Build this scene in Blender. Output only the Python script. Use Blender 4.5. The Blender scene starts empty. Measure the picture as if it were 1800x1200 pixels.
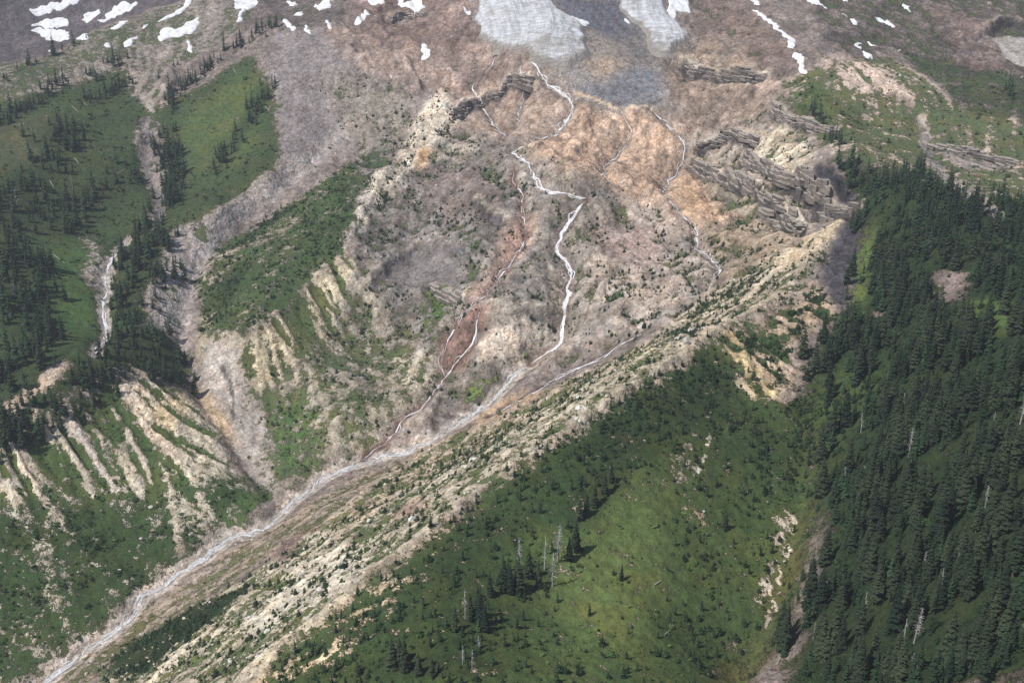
import bpy, math, random, time
import numpy as np

T0 = time.time()
rng = np.random.default_rng(7)
random.seed(7)
SC = bpy.context.scene
COL = SC.collection

# ------------------------------------------------------------------ camera, sky, sun, exposure
CAM_Z = 900.0
PITCH = math.radians(22.0)
FPX = 2100.0                                   # focal length in pixels of the 1800 px wide photograph
cam_d = bpy.data.cameras.new('camera')
cam = bpy.data.objects.new('camera', cam_d)
COL.objects.link(cam)
cam.location = (0, 0, CAM_Z)
cam.rotation_euler = (math.pi / 2 - PITCH, 0, 0)
cam_d.sensor_width = 36.0
cam_d.lens = 36.0 * FPX / 1800.0
cam_d.clip_start = 5.0
cam_d.clip_end = 20000.0
SC.camera = cam

SUN_EL = math.radians(55.0)
SUN_AZ = math.radians(235.0)                   # compass bearing of the sun, clockwise from +Y
world = bpy.data.worlds.new('World')
SC.world = world
world.use_nodes = True
wn = world.node_tree.nodes
wl = world.node_tree.links
wn.clear()
w_out = wn.new('ShaderNodeOutputWorld')
w_bg = wn.new('ShaderNodeBackground')
w_sky = wn.new('ShaderNodeTexSky')
w_sky.sky_type = 'NISHITA'
w_sky.sun_disc = False
w_sky.sun_elevation = SUN_EL
w_sky.sun_rotation = SUN_AZ
w_sky.altitude = 1500
w_bg.inputs['Strength'].default_value = 0.10
wl.new(w_sky.outputs[0], w_bg.inputs[0])
wl.new(w_bg.outputs[0], w_out.inputs[0])

sun_d = bpy.data.lights.new('sun', 'SUN')
sun_d.energy = 4.4
sun_d.angle = math.radians(0.53)
sun_d.color = (1.0, 0.965, 0.92)
sun = bpy.data.objects.new('sun', sun_d)
COL.objects.link(sun)
sun_dir = np.array([math.sin(SUN_AZ) * math.cos(SUN_EL), math.cos(SUN_AZ) * math.cos(SUN_EL), math.sin(SUN_EL)])
from mathutils import Vector, Matrix, Euler
sun.rotation_euler = Vector(sun_dir).to_track_quat('Z', 'Y').to_euler()
sun.location = (-900, -400, 1800)

SC.view_settings.view_transform = 'Standard'
SC.view_settings.look = 'None'
SC.view_settings.gamma = 1.0
SC.view_settings.exposure = 0.0
SC.view_settings.use_curve_mapping = False
SC.cycles.max_bounces = 3
SC.cycles.diffuse_bounces = 2
SC.cycles.volume_bounces = 1
SC.cycles.use_denoising = False

# ------------------------------------------------------------------ small maths helpers
CP, SP = math.cos(PITCH), math.sin(PITCH)

def ray(px, py):
    """sight line of the camera through a spot of the photograph: (x per metre of y, drop per metre of y)"""
    u = (np.asarray(px, float) - 900) / FPX
    v = (np.asarray(py, float) - 600) / FPX
    f = CP - v * SP
    return u / f, (SP + v * CP) / f

def project(x, y, z):
    f = y * CP - (z - CAM_Z) * SP
    d = -y * SP - (z - CAM_Z) * CP
    return 900 + FPX * x / f, 600 + FPX * d / f

def sstep(a, b, x):
    t = np.clip((x - a) / (b - a), 0, 1)
    return t * t * (3 - 2 * t)

_perm = np.random.default_rng(11).permutation(1024).astype(np.int32)
_gang = np.random.default_rng(12).uniform(0, 2 * math.pi, 1024)
_gx, _gy = np.cos(_gang).astype(np.float32), np.sin(_gang).astype(np.float32)

def perlin(x, y, seed=0):
    x = np.asarray(x, np.float64); y = np.asarray(y, np.float64)
    xi = np.floor(x); yi = np.floor(y)
    xf = (x - xi).astype(np.float32); yf = (y - yi).astype(np.float32)
    xi = xi.astype(np.int64) + seed * 37; yi = yi.astype(np.int64) + seed * 91
    u = xf * xf * xf * (xf * (xf * 6 - 15) + 10)
    v = yf * yf * yf * (yf * (yf * 6 - 15) + 10)
    def g(ix, iy, dx, dy):
        h = _perm[(_perm[ix & 1023] + iy) & 1023]
        return _gx[h] * dx + _gy[h] * dy
    a = g(xi, yi, xf, yf); b = g(xi + 1, yi, xf - 1, yf)
    c = g(xi, yi + 1, xf, yf - 1); d = g(xi + 1, yi + 1, xf - 1, yf - 1)
    return (a + u * (b - a)) + v * ((c + u * (d - c)) - (a + u * (b - a)))

def fbm(x, y, size, octaves=4, seed=0, gain=0.5, ridged=False):
    out = 0; amp = 1.0; tot = 0
    for o in range(octaves):
        n = perlin(x / size * 2 ** o, y / size * 2 ** o, seed + o)
        out = out + amp * ((0.35 - np.abs(n)) * 2 if ridged else n)
        tot += amp; amp *= gain
    return out / tot

def worley(x, y, size, seed):
    """nearest feature cell: distance to the border with the next cell (0..1), random number and offset inside the cell"""
    x = x / size; y = y / size
    xi = np.floor(x).astype(np.int64); yi = np.floor(y).astype(np.int64)
    d1 = np.full(x.shape, 9.0, np.float32); d2 = d1.copy(); hid = np.zeros(x.shape, np.int64)
    ox = np.zeros(x.shape, np.float32); oy = ox.copy()
    for a in (-1, 0, 1):
        for b in (-1, 0, 1):
            h = _perm[(_perm[(xi + a + seed * 13) & 1023] + yi + b + seed * 29) & 1023].astype(np.int64)
            qx = (xi + a + 0.5 + _gx[h] * 0.42 - x).astype(np.float32); qy = (yi + b + 0.5 + _gy[h] * 0.42 - y).astype(np.float32)
            d = np.hypot(qx, qy); m = d < d1
            d2 = np.where(m, d1, np.minimum(d2, d)); hid = np.where(m, h, hid); ox = np.where(m, qx, ox); oy = np.where(m, qy, oy)
            d1 = np.where(m, d, d1)
    rnd = (_perm[(hid * 7 + 3) & 1023] / 1023.0).astype(np.float32)
    ang = _perm[(hid * 5 + 11) & 1023] / 1023.0 * 6.283
    tilt = (ox * np.cos(ang) + oy * np.sin(ang)).astype(np.float32)
    return d2 - d1, rnd, tilt

# ------------------------------------------------------------------ the map grid of the valley (metres)
STEP = 2.5
X0, X1, Y0, Y1 = -1550.0, 1550.0, 250.0, 3350.0
gx = np.arange(X0, X1 + 1e-6, STEP); gy = np.arange(Y0, Y1 + 1e-6, STEP)
NXG, NYG = len(gx), len(gy)
GX, GY = np.meshgrid(gx, gy)                    # [row=y, col=x]

def samp(F, x, y):
    fx = np.clip((np.asarray(x) - X0) / STEP, 0, NXG - 1.001); fy = np.clip((np.asarray(y) - Y0) / STEP, 0, NYG - 1.001)
    ix = fx.astype(np.int32); iy = fy.astype(np.int32)
    tx = (fx - ix).astype(np.float32); ty = (fy - iy).astype(np.float32)
    if F.ndim == 3:
        tx = tx[..., None]; ty = ty[..., None]
    return (F[iy, ix] * (1 - tx) + F[iy, ix + 1] * tx) * (1 - ty) + (F[iy + 1, ix] * (1 - tx) + F[iy + 1, ix + 1] * tx) * ty

def blur(F, r, n=2):
    """box blur of radius r metres, n passes"""
    k = max(1, int(round(r / STEP)))
    for _ in range(n):
        for ax in (0, 1):
            P = np.concatenate([np.repeat(np.take(F, [0], ax), k, ax), F, np.repeat(np.take(F, [-1], ax), k, ax)], ax)
            Cs = np.cumsum(P, ax, dtype=np.float64)
            Cs = np.concatenate([np.zeros_like(np.take(Cs, [0], ax)), Cs], ax)
            n_ = F.shape[ax]
            F = ((np.take(Cs, range(2 * k + 1, 2 * k + 1 + n_), ax) - np.take(Cs, range(0, n_), ax)) / (2 * k + 1)).astype(np.float32)
    return F

# survey points: (photo x, photo y, distance north of the camera in metres)
SURVEY_LINES = [
    # the creek, from the mouth up to the glacier
    [(80,1190,893),(240,1060,982),(400,950,1070),(570,835,1168),(700,785,1213),(830,725,1254),(930,640,1323),(975,608,1346)],
    [(990,560,1378),(1003,480,1455),(985,400,1532),(1030,345,1574),(970,335,1600),(940,285,1673),(935,250,1757),(1010,180,1862),(940,112,1942)],
    # right branch
    [(1147,190,1850),(1205,250,1790),(1165,333,1640),(1225,400,1530),(1268,465,1410),(1230,530,1330),(1130,580,1295),(1010,645,1285)],
    # crest of the near moraine
    [(450,1190,650),(650,1030,715),(800,910,775),(950,800,850),(1100,700,940),(1270,590,1080),(1350,545,1150),(1420,470,1270),(1480,395,1400)],
    # ablation gully behind it
    [(1300,1190,680),(1370,1050,750),(1410,900,840),(1420,800,905),(1410,690,1000),(1500,540,1160),(1525,430,1330)],
    # left moraine crest (forested)
    [(0,745,1130),(110,692,1180),(180,632,1240),(262,575,1350),(265,520,1430),(298,415,1570),(390,380,1620),(470,310,1730),(520,250,1830)],
    # its inner edge
    [(0,805,1092),(110,720,1168),(230,655,1250),(325,690,1272)],
    # left creek
    [(178,592,1335),(185,500,1450),(212,430,1560),(270,330,1740),(245,250,1860),(290,190,1960)],
    # landslide gully
    [(470,870,1140),(400,760,1230),(345,690,1292),(320,610,1372),(322,540,1440),(350,460,1535),(450,370,1680),(560,270,1820),(610,225,1890)],
    # edge of the green bench
    [(368,590,1365),(430,600,1340),(520,530,1420),(605,450,1530)],
    # left skyline ridge
    [(0,135,2000),(80,105,2090),(180,52,2230),(330,0,2370)],
    # rim of the right cliffs
    [(1330,30,2080),(1410,135,1850),(1370,200,1750),(1440,280,1565),(1500,372,1425)],
]
SURVEY_POINTS = [
    (0,690,1168),(0,600,1260),(0,450,1420),(0,300,1680),(0,200,1880),(100,500,1400),(100,350,1640),(100,220,1850),(180,150,2030),(330,110,2110),(400,60,2200),
    (470,55,2150),(500,100,2050),(380,180,1960),(420,250,1850),(340,290,1790),(400,330,1720),
    (0,1190,888),(0,1080,940),(0,950,1008),(130,870,1082),(130,1000,1000),(250,900,1085),(300,800,1160),(380,880,1110),
    (450,430,1565),(560,340,1700),(600,310,1750),(420,520,1460),
    (500,700,1292),(600,600,1400),(700,600,1400),(600,740,1238),(700,690,1295),(800,640,1340),(750,470,1530),(700,350,1700),(650,500,1490),
    (900,500,1435),(850,560,1372),(1100,480,1435),(1130,400,1535),(1080,560,1335),(1100,300,1725),(1060,240,1800),(800,250,1830),(730,200,1920),(870,330,1655),(830,420,1555),
    (850,100,2010),(700,50,2150),(600,100,2030),(700,150,1965),(620,190,1930),(600,0,2350),(750,0,2260),(500,0,2400),(900,185,1900),(900,240,1790),
    (900,0,2140),(960,0,2140),(1000,80,1990),(1090,60,2070),(1080,140,1905),(1130,188,1850),(1150,0,2180),(1170,80,2030),(1240,60,2080),(1250,0,2250),(1260,160,1890),
    (1230,290,1765),(1300,330,1640),(1330,400,1500),(1350,250,1700),(1300,470,1370),
    (560,900,1040),(700,870,1000),(850,800,1020),(1000,700,1110),(1150,610,1230),(1300,560,1190),(500,1000,900),(300,1120,870),(350,1190,740),(640,960,840),
    (1000,950,760),(1150,900,800),(1000,1100,680),(1150,1100,690),(800,1100,650),(1200,780,890),(1250,680,990),(1300,800,895),(1340,705,985),(800,1190,600),(1100,1190,625),(600,1190,620),
    (1800,1190,490),(1600,1190,560),(1600,1000,670),(1800,1000,605),(1600,800,810),(1800,800,745),(1600,600,1020),(1800,600,940),(1600,450,1210),(1800,450,1160),
    (1560,360,1350),(1800,350,1385),(1650,250,1640),(1800,200,1710),(1700,300,1530),(1500,200,1740),(1450,130,1830),(1500,60,2030),(1600,100,1980),(1700,130,1900),
    (1600,0,2260),(1800,0,2320),(1800,100,2020),(1450,0,2230),(1480,500,1215),
    (0,60,2850),(150,30,2900),(300,-40,2950),
]
SURVEY_WORLD = [  # spots the camera does not see, metres
    (-800,1000,370),(-1200,1000,470),(-760,1300,440),(-620,880,235),(-1300,1600,620),(-1450,2200,760),(-1450,3000,800),(-1000,3200,900),(-500,3200,930),(0,3200,960),(500,3200,960),(1000,3200,980),(1450,3000,980),
    (1450,2200,760),(1400,1600,620),(1300,1000,560),(1100,600,560),(700,350,520),(420,350,400),(150,330,290),(-150,350,300),(-400,420,240),(-700,500,190),(-750,760,230),(-1000,700,300),(-600,300,180),
    (-700,2500,560),(-950,2450,520),(-400,2700,680),(0,2600,740),(400,2600,730),(800,2600,720),(1200,2600,760),(-1000,2250,520),
]
ctrl = []
for line in SURVEY_LINES:
    for (a, b) in zip(line[:-1], line[1:]):
        n = max(1, int(math.hypot(b[0] - a[0], b[1] - a[1]) / 55))
        for k in range(n):
            t = k / n
            # interpolate in world space so that lines stay straight on the ground
            pa = ray(a[0], a[1]); pb = ray(b[0], b[1])
            A = np.array([pa[0] * a[2], a[2], CAM_Z - pa[1] * a[2]]); B = np.array([pb[0] * b[2], b[2], CAM_Z - pb[1] * b[2]])
            ctrl.append(A + (B - A) * t)
    a = line[-1]; pa = ray(a[0], a[1]); ctrl.append(np.array([pa[0] * a[2], a[2], CAM_Z - pa[1] * a[2]]))
for a in SURVEY_POINTS:
    pa = ray(a[0], a[1]); ctrl.append(np.array([pa[0] * a[2], a[2], CAM_Z - pa[1] * a[2]]))
ctrl += [np.array(p, float) for p in SURVEY_WORLD]
ctrl = np.array(ctrl)

def tps(c, xs, ys, lam=2e-5):
    P = c[:, :2] / 1000.0; z = c[:, 2]
    def K(d2):
        return np.where(d2 > 1e-12, d2 * np.log(np.maximum(d2, 1e-12)), 0)
    n = len(P)
    d2 = ((P[:, None] - P[None]) ** 2).sum(-1)
    A = np.zeros((n + 3, n + 3)); A[:n, :n] = K(d2) + lam * np.eye(n)
    A[:n, n] = 1; A[:n, n + 1:] = P; A[n, :n] = 1; A[n + 1:, :n] = P.T
    w = np.linalg.solve(A, np.concatenate([z, np.zeros(3)]))
    Q = np.stack([xs.ravel(), ys.ravel()], 1) / 1000.0
    out = np.empty(len(Q))
    for i in range(0, len(Q), 20000):
        q = Q[i:i + 20000]
        out[i:i + 20000] = K(((q[:, None] - P[None]) ** 2).sum(-1)) @ w[:n] + w[n] + q @ w[n + 1:]
    return out.reshape(xs.shape)

CST = 5
cx, cy = np.meshgrid(gx[::CST], gy[::CST])
Zc = tps(ctrl, cx, cy)

def upsample(Zc):
    """Catmull-Rom from the coarse grid to the map grid"""
    def up(A, n_out, ax):
        n = A.shape[ax]
        t = np.arange(n_out) / CST
        i = np.minimum(t.astype(int), n - 2); f = t - i
        idx = [np.clip(i + k, 0, n - 1) for k in (-1, 0, 1, 2)]
        w = [(-f + 2 * f ** 2 - f ** 3) / 2, (2 - 5 * f ** 2 + 3 * f ** 3) / 2, (f + 4 * f ** 2 - 3 * f ** 3) / 2, (-f ** 2 + f ** 3) / 2]
        sh = [1, 1]; sh[ax] = -1
        return sum(np.take(A, ii, ax) * ww.reshape(sh) for ii, ww in zip(idx, w))
    return up(up(Zc, NYG, 0), NXG, 1)
ZB = upsample(Zc).astype(np.float32)
print('base terrain', round(time.time() - T0, 1))

YS = np.arange(300.0, 3300.0, 2.0)
def at(pts, Z=None):
    """spots of the photograph -> map positions where the sight line meets the ground"""
    Z = ZB if Z is None else Z
    pts = np.asarray(pts, float).reshape(-1, 2)
    rx, rz = ray(pts[:, 0], pts[:, 1])
    x = rx[:, None] * YS[None]; zr = CAM_Z - rz[:, None] * YS[None]
    zt = samp(Z, x, np.broadcast_to(YS, x.shape))
    below = zt >= zr
    i = np.where(below.any(1), below.argmax(1), len(YS) - 1)
    i = np.maximum(i, 1)
    r = np.arange(len(pts))
    d0 = (zr - zt)[r, i - 1]; d1 = (zr - zt)[r, i]
    t = np.clip(d0 / np.maximum(d0 - d1, 1e-6), 0, 1)
    y = YS[i - 1] + 2.0 * t
    return np.stack([rx * y, y], 1)

def densify(pts, step=14, closed=False):
    pts = [tuple(p[:2]) for p in pts]
    if closed:
        pts = pts + [pts[0]]
    out = []
    for a, b in zip(pts[:-1], pts[1:]):
        n = max(1, int(math.hypot(b[0] - a[0], b[1] - a[1]) / step))
        out += [(a[0] + (b[0] - a[0]) * k / n, a[1] + (b[1] - a[1]) * k / n) for k in range(n)]
    if not closed:
        out.append(pts[-1])
    return out

def smooth_line(P, n=2):
    for _ in range(n):
        Q = P.copy(); Q[1:-1] = (P[:-2] + 2 * P[1:-1] + P[2:]) / 4; P = Q
    return P

def line_at(pts, step=10, smooth=1):
    return smooth_line(at(densify(pts, step)), smooth)

def box_of(P, pad):
    a = max(0, int((P[:, 0].min() - pad - X0) / STEP)); b = min(NXG, int((P[:, 0].max() + pad - X0) / STEP) + 2)
    c = max(0, int((P[:, 1].min() - pad - Y0) / STEP)); d = min(NYG, int((P[:, 1].max() + pad - Y0) / STEP) + 2)
    return slice(c, d), slice(a, b)

def line_dist(P, pad, signed=False):
    """distance (and side) of the map cells round a polyline"""
    sl = box_of(P, pad)
    X, Y = GX[sl], GY[sl]
    D = np.full(X.shape, 1e9, np.float32); S = np.ones(X.shape, np.float32)
    for a, b in zip(P[:-1], P[1:]):
        i0 = max(0, int((min(a[0], b[0]) - pad - X[0, 0]) / STEP)); i1 = int((max(a[0], b[0]) + pad - X[0, 0]) / STEP) + 2
        j0 = max(0, int((min(a[1], b[1]) - pad - Y[0, 0]) / STEP)); j1 = int((max(a[1], b[1]) + pad - Y[0, 0]) / STEP) + 2
        xs = X[j0:j1, i0:i1]; ys = Y[j0:j1, i0:i1]
        if xs.size == 0:
            continue
        ex, ey = b - a; L2 = ex * ex + ey * ey + 1e-9
        t = np.clip(((xs - a[0]) * ex + (ys - a[1]) * ey) / L2, 0, 1)
        d = np.hypot(xs - a[0] - t * ex, ys - a[1] - t * ey)
        cr = ex * (ys - a[1]) - ey * (xs - a[0])
        sub = D[j0:j1, i0:i1]; m = d < sub
        sub[m] = d[m]; S[j0:j1, i0:i1][m] = np.sign(cr)[m]
    return (sl, D, S) if signed else (sl, D)

# wobble that gives every border drawn on the map a natural, ragged edge
WX = (fbm(GX, GY, 60, 4, 3, 0.6) * 26).astype(np.float32)
WY = (fbm(GX, GY, 60, 4, 9, 0.6) * 26).astype(np.float32)

def poly_mask(P, soft, warp=1.0):
    sl = box_of(P, 40 + soft * 3)
    X = GX[sl] + WX[sl] * warp; Y = GY[sl] + WY[sl] * warp
    ins = np.zeros(X.shape, bool)
    n = len(P)
    for k in range(n):
        x1, y1 = P[k]; x2, y2 = P[(k + 1) % n]
        if y1 == y2:
            continue
        lo, hi = min(y1, y2), max(y1, y2)
        j0 = max(0, int((lo - 45 - Y0) / STEP) - sl[0].start); j1 = int((hi + 45 - Y0) / STEP) + 2 - sl[0].start
        if j1 <= j0:
            continue
        Ys = Y[j0:j1]; Xs = X[j0:j1]
        c = ((y1 > Ys) != (y2 > Ys)) & (Xs < (x2 - x1) * (Ys - y1) / (y2 - y1) + x1)
        ins[j0:j1] ^= c
    M = ins.astype(np.float32)
    if soft > 0:
        M = blur(M, soft)
    return sl, M

# ------------------------------------------------------------------ land forms on the map
def carve(pts, w, depth, power=2):
    sl, D = line_dist(line_at(pts), w * 3)
    ZB[sl] -= depth * np.exp(-(D / w) ** power)

def crest(pts, w, h):
    sl, D = line_dist(line_at(pts), w * 5)
    ZB[sl] += h * np.exp(-D / w)

CLIFF = np.zeros_like(ZB); LEDGE = np.zeros_like(ZB)
def cliff(pts, H, L, w=5.0, high=1, dark=1.0):
    H *= 1.5; L *= 1.4; w *= 0.6
    """a rock step: the ground left of the line (high=1) stands H above the ground right of it"""
    P = line_at(pts)
    sl, D, S = line_dist(P, L * 3.5, True)
    wob = fbm(GX[sl], GY[sl], 24, 3, 21) * 10
    s = D * S * high + wob
    hv = np.clip(0.85 + 1.6 * fbm(GX[sl], GY[sl], 50, 2, 23), 0.2, 1.6)
    ZB[sl] += H * hv * 0.5 * np.tanh(s / w) * np.exp(-np.abs(s) / L)
    LEDGE[sl] = np.maximum(LEDGE[sl], dark * sstep(w * 1.2, w * 2.2, s) * sstep(w * 7, w * 3, s) * (D < L * 2))
    CLIFF[sl] = np.maximum(CLIFF[sl], dark * sstep(-w * 4.2, -w * 2.2, s) * sstep(w * 2.6, w * 0.8, s) * (D < L * 2))

RIVER = [(60,1206),(80,1190),(110,1165),(160,1130),(200,1105),(235,1070),(250,1045),(300,1010),(340,988),(370,965),(400,945),(440,932),(480,915),(500,895),(520,872),(555,848),(580,828),(620,812),(680,797),(720,785),(770,760),(830,725),(870,690),(900,665),(935,632)]
FALLS = [(935,632),(960,615),(985,600),(990,570),(992,535),(1000,510),(1003,480),(1005,460),(985,445),(985,420),(990,395),(1010,370),(1030,345)]
UPPER = [(1030,345),(1000,342),(970,338),(947,323),(933,293),(915,273),(903,264),(937,247),(967,237),(993,217),(1012,180),(993,163),(970,153),(950,130),(932,106)]
LEFTFALL = [(890,246),(883,230),(867,207),(847,190),(843,173),(830,160),(833,147),(867,110),(873,86)]
MIDFALL = [(905,226),(912,190),(925,160),(920,150),(913,127),(920,108)]
RIGHT1 = [(1150,352),(1120,340),(1080,327),(1063,310),(1057,293),(1087,273),(1097,253),(1110,227),(1103,207),(1090,190)]
RIGHT2 = [(1245,508),(1258,485),(1268,465),(1245,450),(1225,425),(1225,400),(1200,375),(1180,350),(1163,333),(1190,293),(1203,275),(1205,250),(1197,237),(1167,213),(1147,190)]
RIGHT3 = [(860,728),(900,705),(930,690),(975,667),(1010,645),(1060,620),(1100,597),(1132,580)]
RED1 = [(782,655),(775,633),(777,607),(797,577),(830,533),(847,527),(863,500),(883,480),(905,450),(925,420),(920,400),(917,367),(920,342),(910,323),(902,297)]
RED2 = [(640,802),(688,763),(693,750),(727,723),(763,690),(782,667),(800,633),(817,610),(833,577),(847,537)]
LCREEK = [(168,620),(175,600),(182,585),(190,565),(183,545),(178,525),(183,510),(186,480),(192,455),(215,432),(222,418)]
LCREEK2 = [(270,400),(282,350),(262,320),(255,290),(252,260),(262,235),(250,205)]

def water_line(pts, k):
    P = line_at(pts, 6, 3)
    seg = np.hypot(*(P[1:] - P[:-1]).T); L = np.concatenate([[0], np.cumsum(seg)])
    t = np.arange(0, L[-1], 3.0); P = np.stack([np.interp(t, L, P[:, 0]), np.interp(t, L, P[:, 1])], 1)
    d = np.gradient(P, axis=0); d /= np.linalg.norm(d, axis=1)[:, None] + 1e-6
    off = perlin(t / 55, t * 0 + k, k) * 9 + perlin(t / 21, t * 0 + k, k + 3) * 5.5 + perlin(t / 8, t * 0 + k, k + 6) * 2.2
    off = off * np.clip(np.minimum(t, t[-1] - t) / 25, 0, 1)
    return P + np.stack([-d[:, 1], d[:, 0]], 1) * off[:, None]
LINES = {}
def water(pts):
    if id(pts) not in LINES:
        LINES[id(pts)] = water_line(pts, len(LINES) + 1)
    return LINES[id(pts)]

# (points, half width m, bed depth m) of the running water
for pts, w, dp in ((RIVER, 14, 5), (FALLS, 9, 5), (UPPER, 8, 3), (LEFTFALL, 7, 3), (MIDFALL, 6, 3), (RIGHT1, 7, 3), (RIGHT2, 8, 4), (RIGHT3, 8, 4), (RED1, 9, 3), (RED2, 9, 3), (LCREEK, 10, 5), (LCREEK2, 10, 5)):
    sl, D = line_dist(water(pts), w * 3)
    ZB[sl] -= dp * np.exp(-(D / w) ** 2)
carve([(470,870),(400,760),(345,690),(320,610),(322,540),(350,460),(450,370),(560,270)], 12, 8)
carve([(1300,1190),(1370,1050),(1410,900),(1420,800),(1410,690)], 14, 7)
carve([(1610,200),(1650,290),(1700,345),(1800,410)], 9, 4)
crest([(450,1190),(650,1030),(800,910),(950,800),(1100,700),(1270,590),(1350,545),(1420,470),(1480,395)], 16, 7)
crest([(0,805),(110,720),(230,655),(325,690)], 10, 4)
crest([(368,590),(430,600),(520,530),(605,450)], 12, 5)
crest([(610,420),(640,385),(690,300),(740,265),(790,200),(775,175)], 16, 9)
crest([(262,575),(265,520),(298,415),(390,380),(470,310)], 8, 4)
# rock steps; the high side lies left of the walking direction
cliff([(1500,376),(1470,388),(1440,372),(1415,330)], 22, 18, 4, -1)
cliff([(1215,292),(1240,312),(1290,330),(1330,352),(1370,380)], 20, 16, 4)
cliff([(1305,285),(1330,305),(1380,322),(1425,330)], 14, 14, 4)
cliff([(1360,200),(1375,215),(1410,225),(1440,232),(1468,232)], 12, 14, 4)
cliff([(1340,385),(1375,405),(1410,415)], 12, 12, 4)
cliff([(1200,118),(1215,132),(1250,135),(1300,142),(1340,140)], 12, 14, 4)
cliff([(1230,262),(1280,255),(1330,250)], 7, 12, 4)
cliff([(800,215),(825,190),(850,178),(880,165),(900,145),(930,155)], 14, 12, 4)
cliff([(690,40),(720,28),(750,38)], 10, 10, 4, dark=0.5)
cliff([(660,500),(710,455),(760,432),(815,450)], 9, 14, 5, dark=0.3)
cliff([(760,515),(780,522),(805,528)], 10, 10, 4, dark=0.6)
cliff([(835,365),(850,385),(880,392)], 8, 10, 4, dark=0.6)
cliff([(925,556),(950,562),(972,564)], 9, 10, 4, dark=0.5)
cliff([(1000,545),(1050,505),(1090,480)], 6, 12, 4, dark=0.3)
cliff([(700,320),(740,275)], 8, 12, 4, -1, dark=0.3)
cliff([(1570,170),(1600,185),(1620,240)], 7, 14, 4, dark=0.5)
cliff([(1640,260),(1700,268),(1780,290)], 8, 14, 4, dark=0.5)
cliff([(1740,60),(1770,40),(1800,45)], 16, 20, 5, dark=0.7)

# ------------------------------------------------------------------ ground cover painted on the map
def lin(c):
    c = np.array(c, np.float32) / 255
    return np.where(c <= 0.04045, c / 12.92, ((c + 0.055) / 1.055) ** 2.4).astype(np.float32)

GROUND = np.empty((NYG, NXG, 3), np.float32); GROUND[:] = lin((138, 126, 119))
VCOL = np.empty((NYG, NXG, 3), np.float32); VCOL[:] = lin((84, 98, 64))
VEG = np.full((NYG, NXG), 0.06, np.float32)
ROUGH = np.full((NYG, NXG), 0.8, np.float32)
RIBS = np.full((NYG, NXG), 0.25, np.float32)
SHRUB = np.zeros((NYG, NXG), np.float32)        # bushes per 100 m2
SAPL = np.zeros((NYG, NXG), np.float32)         # young conifers per 100 m2
CONIF = np.zeros((NYG, NXG), np.float32)        # grown conifers per 100 m2
BSIZE = np.ones((NYG, NXG), np.float32)
TREEH = np.full((NYG, NXG), 23.0, np.float32)     # mean height of grown conifers
FLOW = np.zeros((NYG, NXG), np.float32)         # 1 where hummocks run along the valley

def paint(pts, soft=8, warp=1.0, g=None, v=None, vc=None, rough=None, ribs=None, shrub=None, sapl=None, conif=None, flow=None, th=None, bs=None, k=1.0):
    P = at(densify(pts, 14, True))
    sl, M = poly_mask(P, soft, warp)
    M = M * k
    for F, val in ((VEG, v), (ROUGH, rough), (RIBS, ribs), (SHRUB, shrub), (SAPL, sapl), (CONIF, conif), (FLOW, flow), (TREEH, th), (BSIZE, bs)):
        if val is not None:
            F[sl] += M * (val - F[sl])
    for F, val in ((GROUND, g), (VCOL, vc)):
        if val is not None:
            F[sl] += M[..., None] * (lin(val) - F[sl])

# far slopes
paint([(-260,-40),(340,-40),(330,0),(180,50),(80,102),(-260,230)], 6, 0.4, g=(106,98,101), v=0.02, rough=0.7, ribs=0.4)
paint([(330,-30),(600,-30),(620,40),(560,60),(470,50),(400,80),(370,40)], 12, g=(122,111,106), v=0.25, ribs=0.3)
paint([(560,60),(700,30),(830,60),(900,110),(1010,180),(940,250),(860,240),(780,170),(680,150),(600,130)], 18, g=(162,142,130), v=0.02, rough=1.15)
paint([(600,-20),(830,-20),(850,80),(760,90),(640,70)], 18, g=(140,120,111), v=0.02, rough=1.1)
paint([(480,60),(560,50),(620,110),(680,170),(740,200),(640,260),(600,250),(500,330),(480,300),(490,200),(470,150)], 10, g=(140,131,129), v=0.08, rough=0.3, ribs=0.4)
paint([(560,130),(700,150),(740,210),(700,260),(640,280),(610,230)], 12, g=(152,142,130), v=0.22, rough=0.7, sapl=0.25)
# orange basin and the scoured slabs below the ice
paint([(1010,185),(1100,190),(1190,225),(1215,290),(1260,400),(1240,470),(1190,400),(1060,330),(960,300),(920,262),(980,225)], 12, g=(190,163,140), v=0.0, rough=1.35, ribs=0.3)
paint([(1100,200),(1160,240),(1170,320),(1120,330),(1075,300)], 12, g=(196,168,144), v=0, rough=1.4)
paint([(1165,340),(1230,300),(1290,360),(1300,420),(1260,470),(1215,400)], 10, g=(194,163,134), v=0.03, rough=0.9)
paint([(790,230),(930,170),(1000,190),(960,240),(880,250)], 10, g=(168,148,132), v=0.02, rough=0.8)
paint([(940,95),(1030,105),(985,20),(1000,0),(1090,0),(1150,110),(1178,192),(1100,196),(1010,170),(960,135)], 6, g=(146,131,116), v=0.0, rough=0.5, ribs=0.3)
paint([(950,100),(1030,100),(1000,20),(1090,10),(1145,60),(1178,192),(1100,196),(1010,168)], 8, rough=0.2, g=(140,131,123))
paint([(968,0),(1090,0),(1105,45),(1130,60),(1090,75),(1050,60),(1010,45)], 8, g=(108,108,118), v=0.0, rough=0.4)
paint([(1090,60),(1140,60),(1150,110),(1110,120)], 12, g=(126,120,118), v=0.0)
paint([(1010,118),(1080,100),(1120,135),(1050,150)], 12, 1.6, g=(166,146,126), v=0.0)
paint([(975,118),(1030,112),(1060,165),(1010,166)], 12, 1.4, g=(150,144,140), v=0.0)
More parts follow.
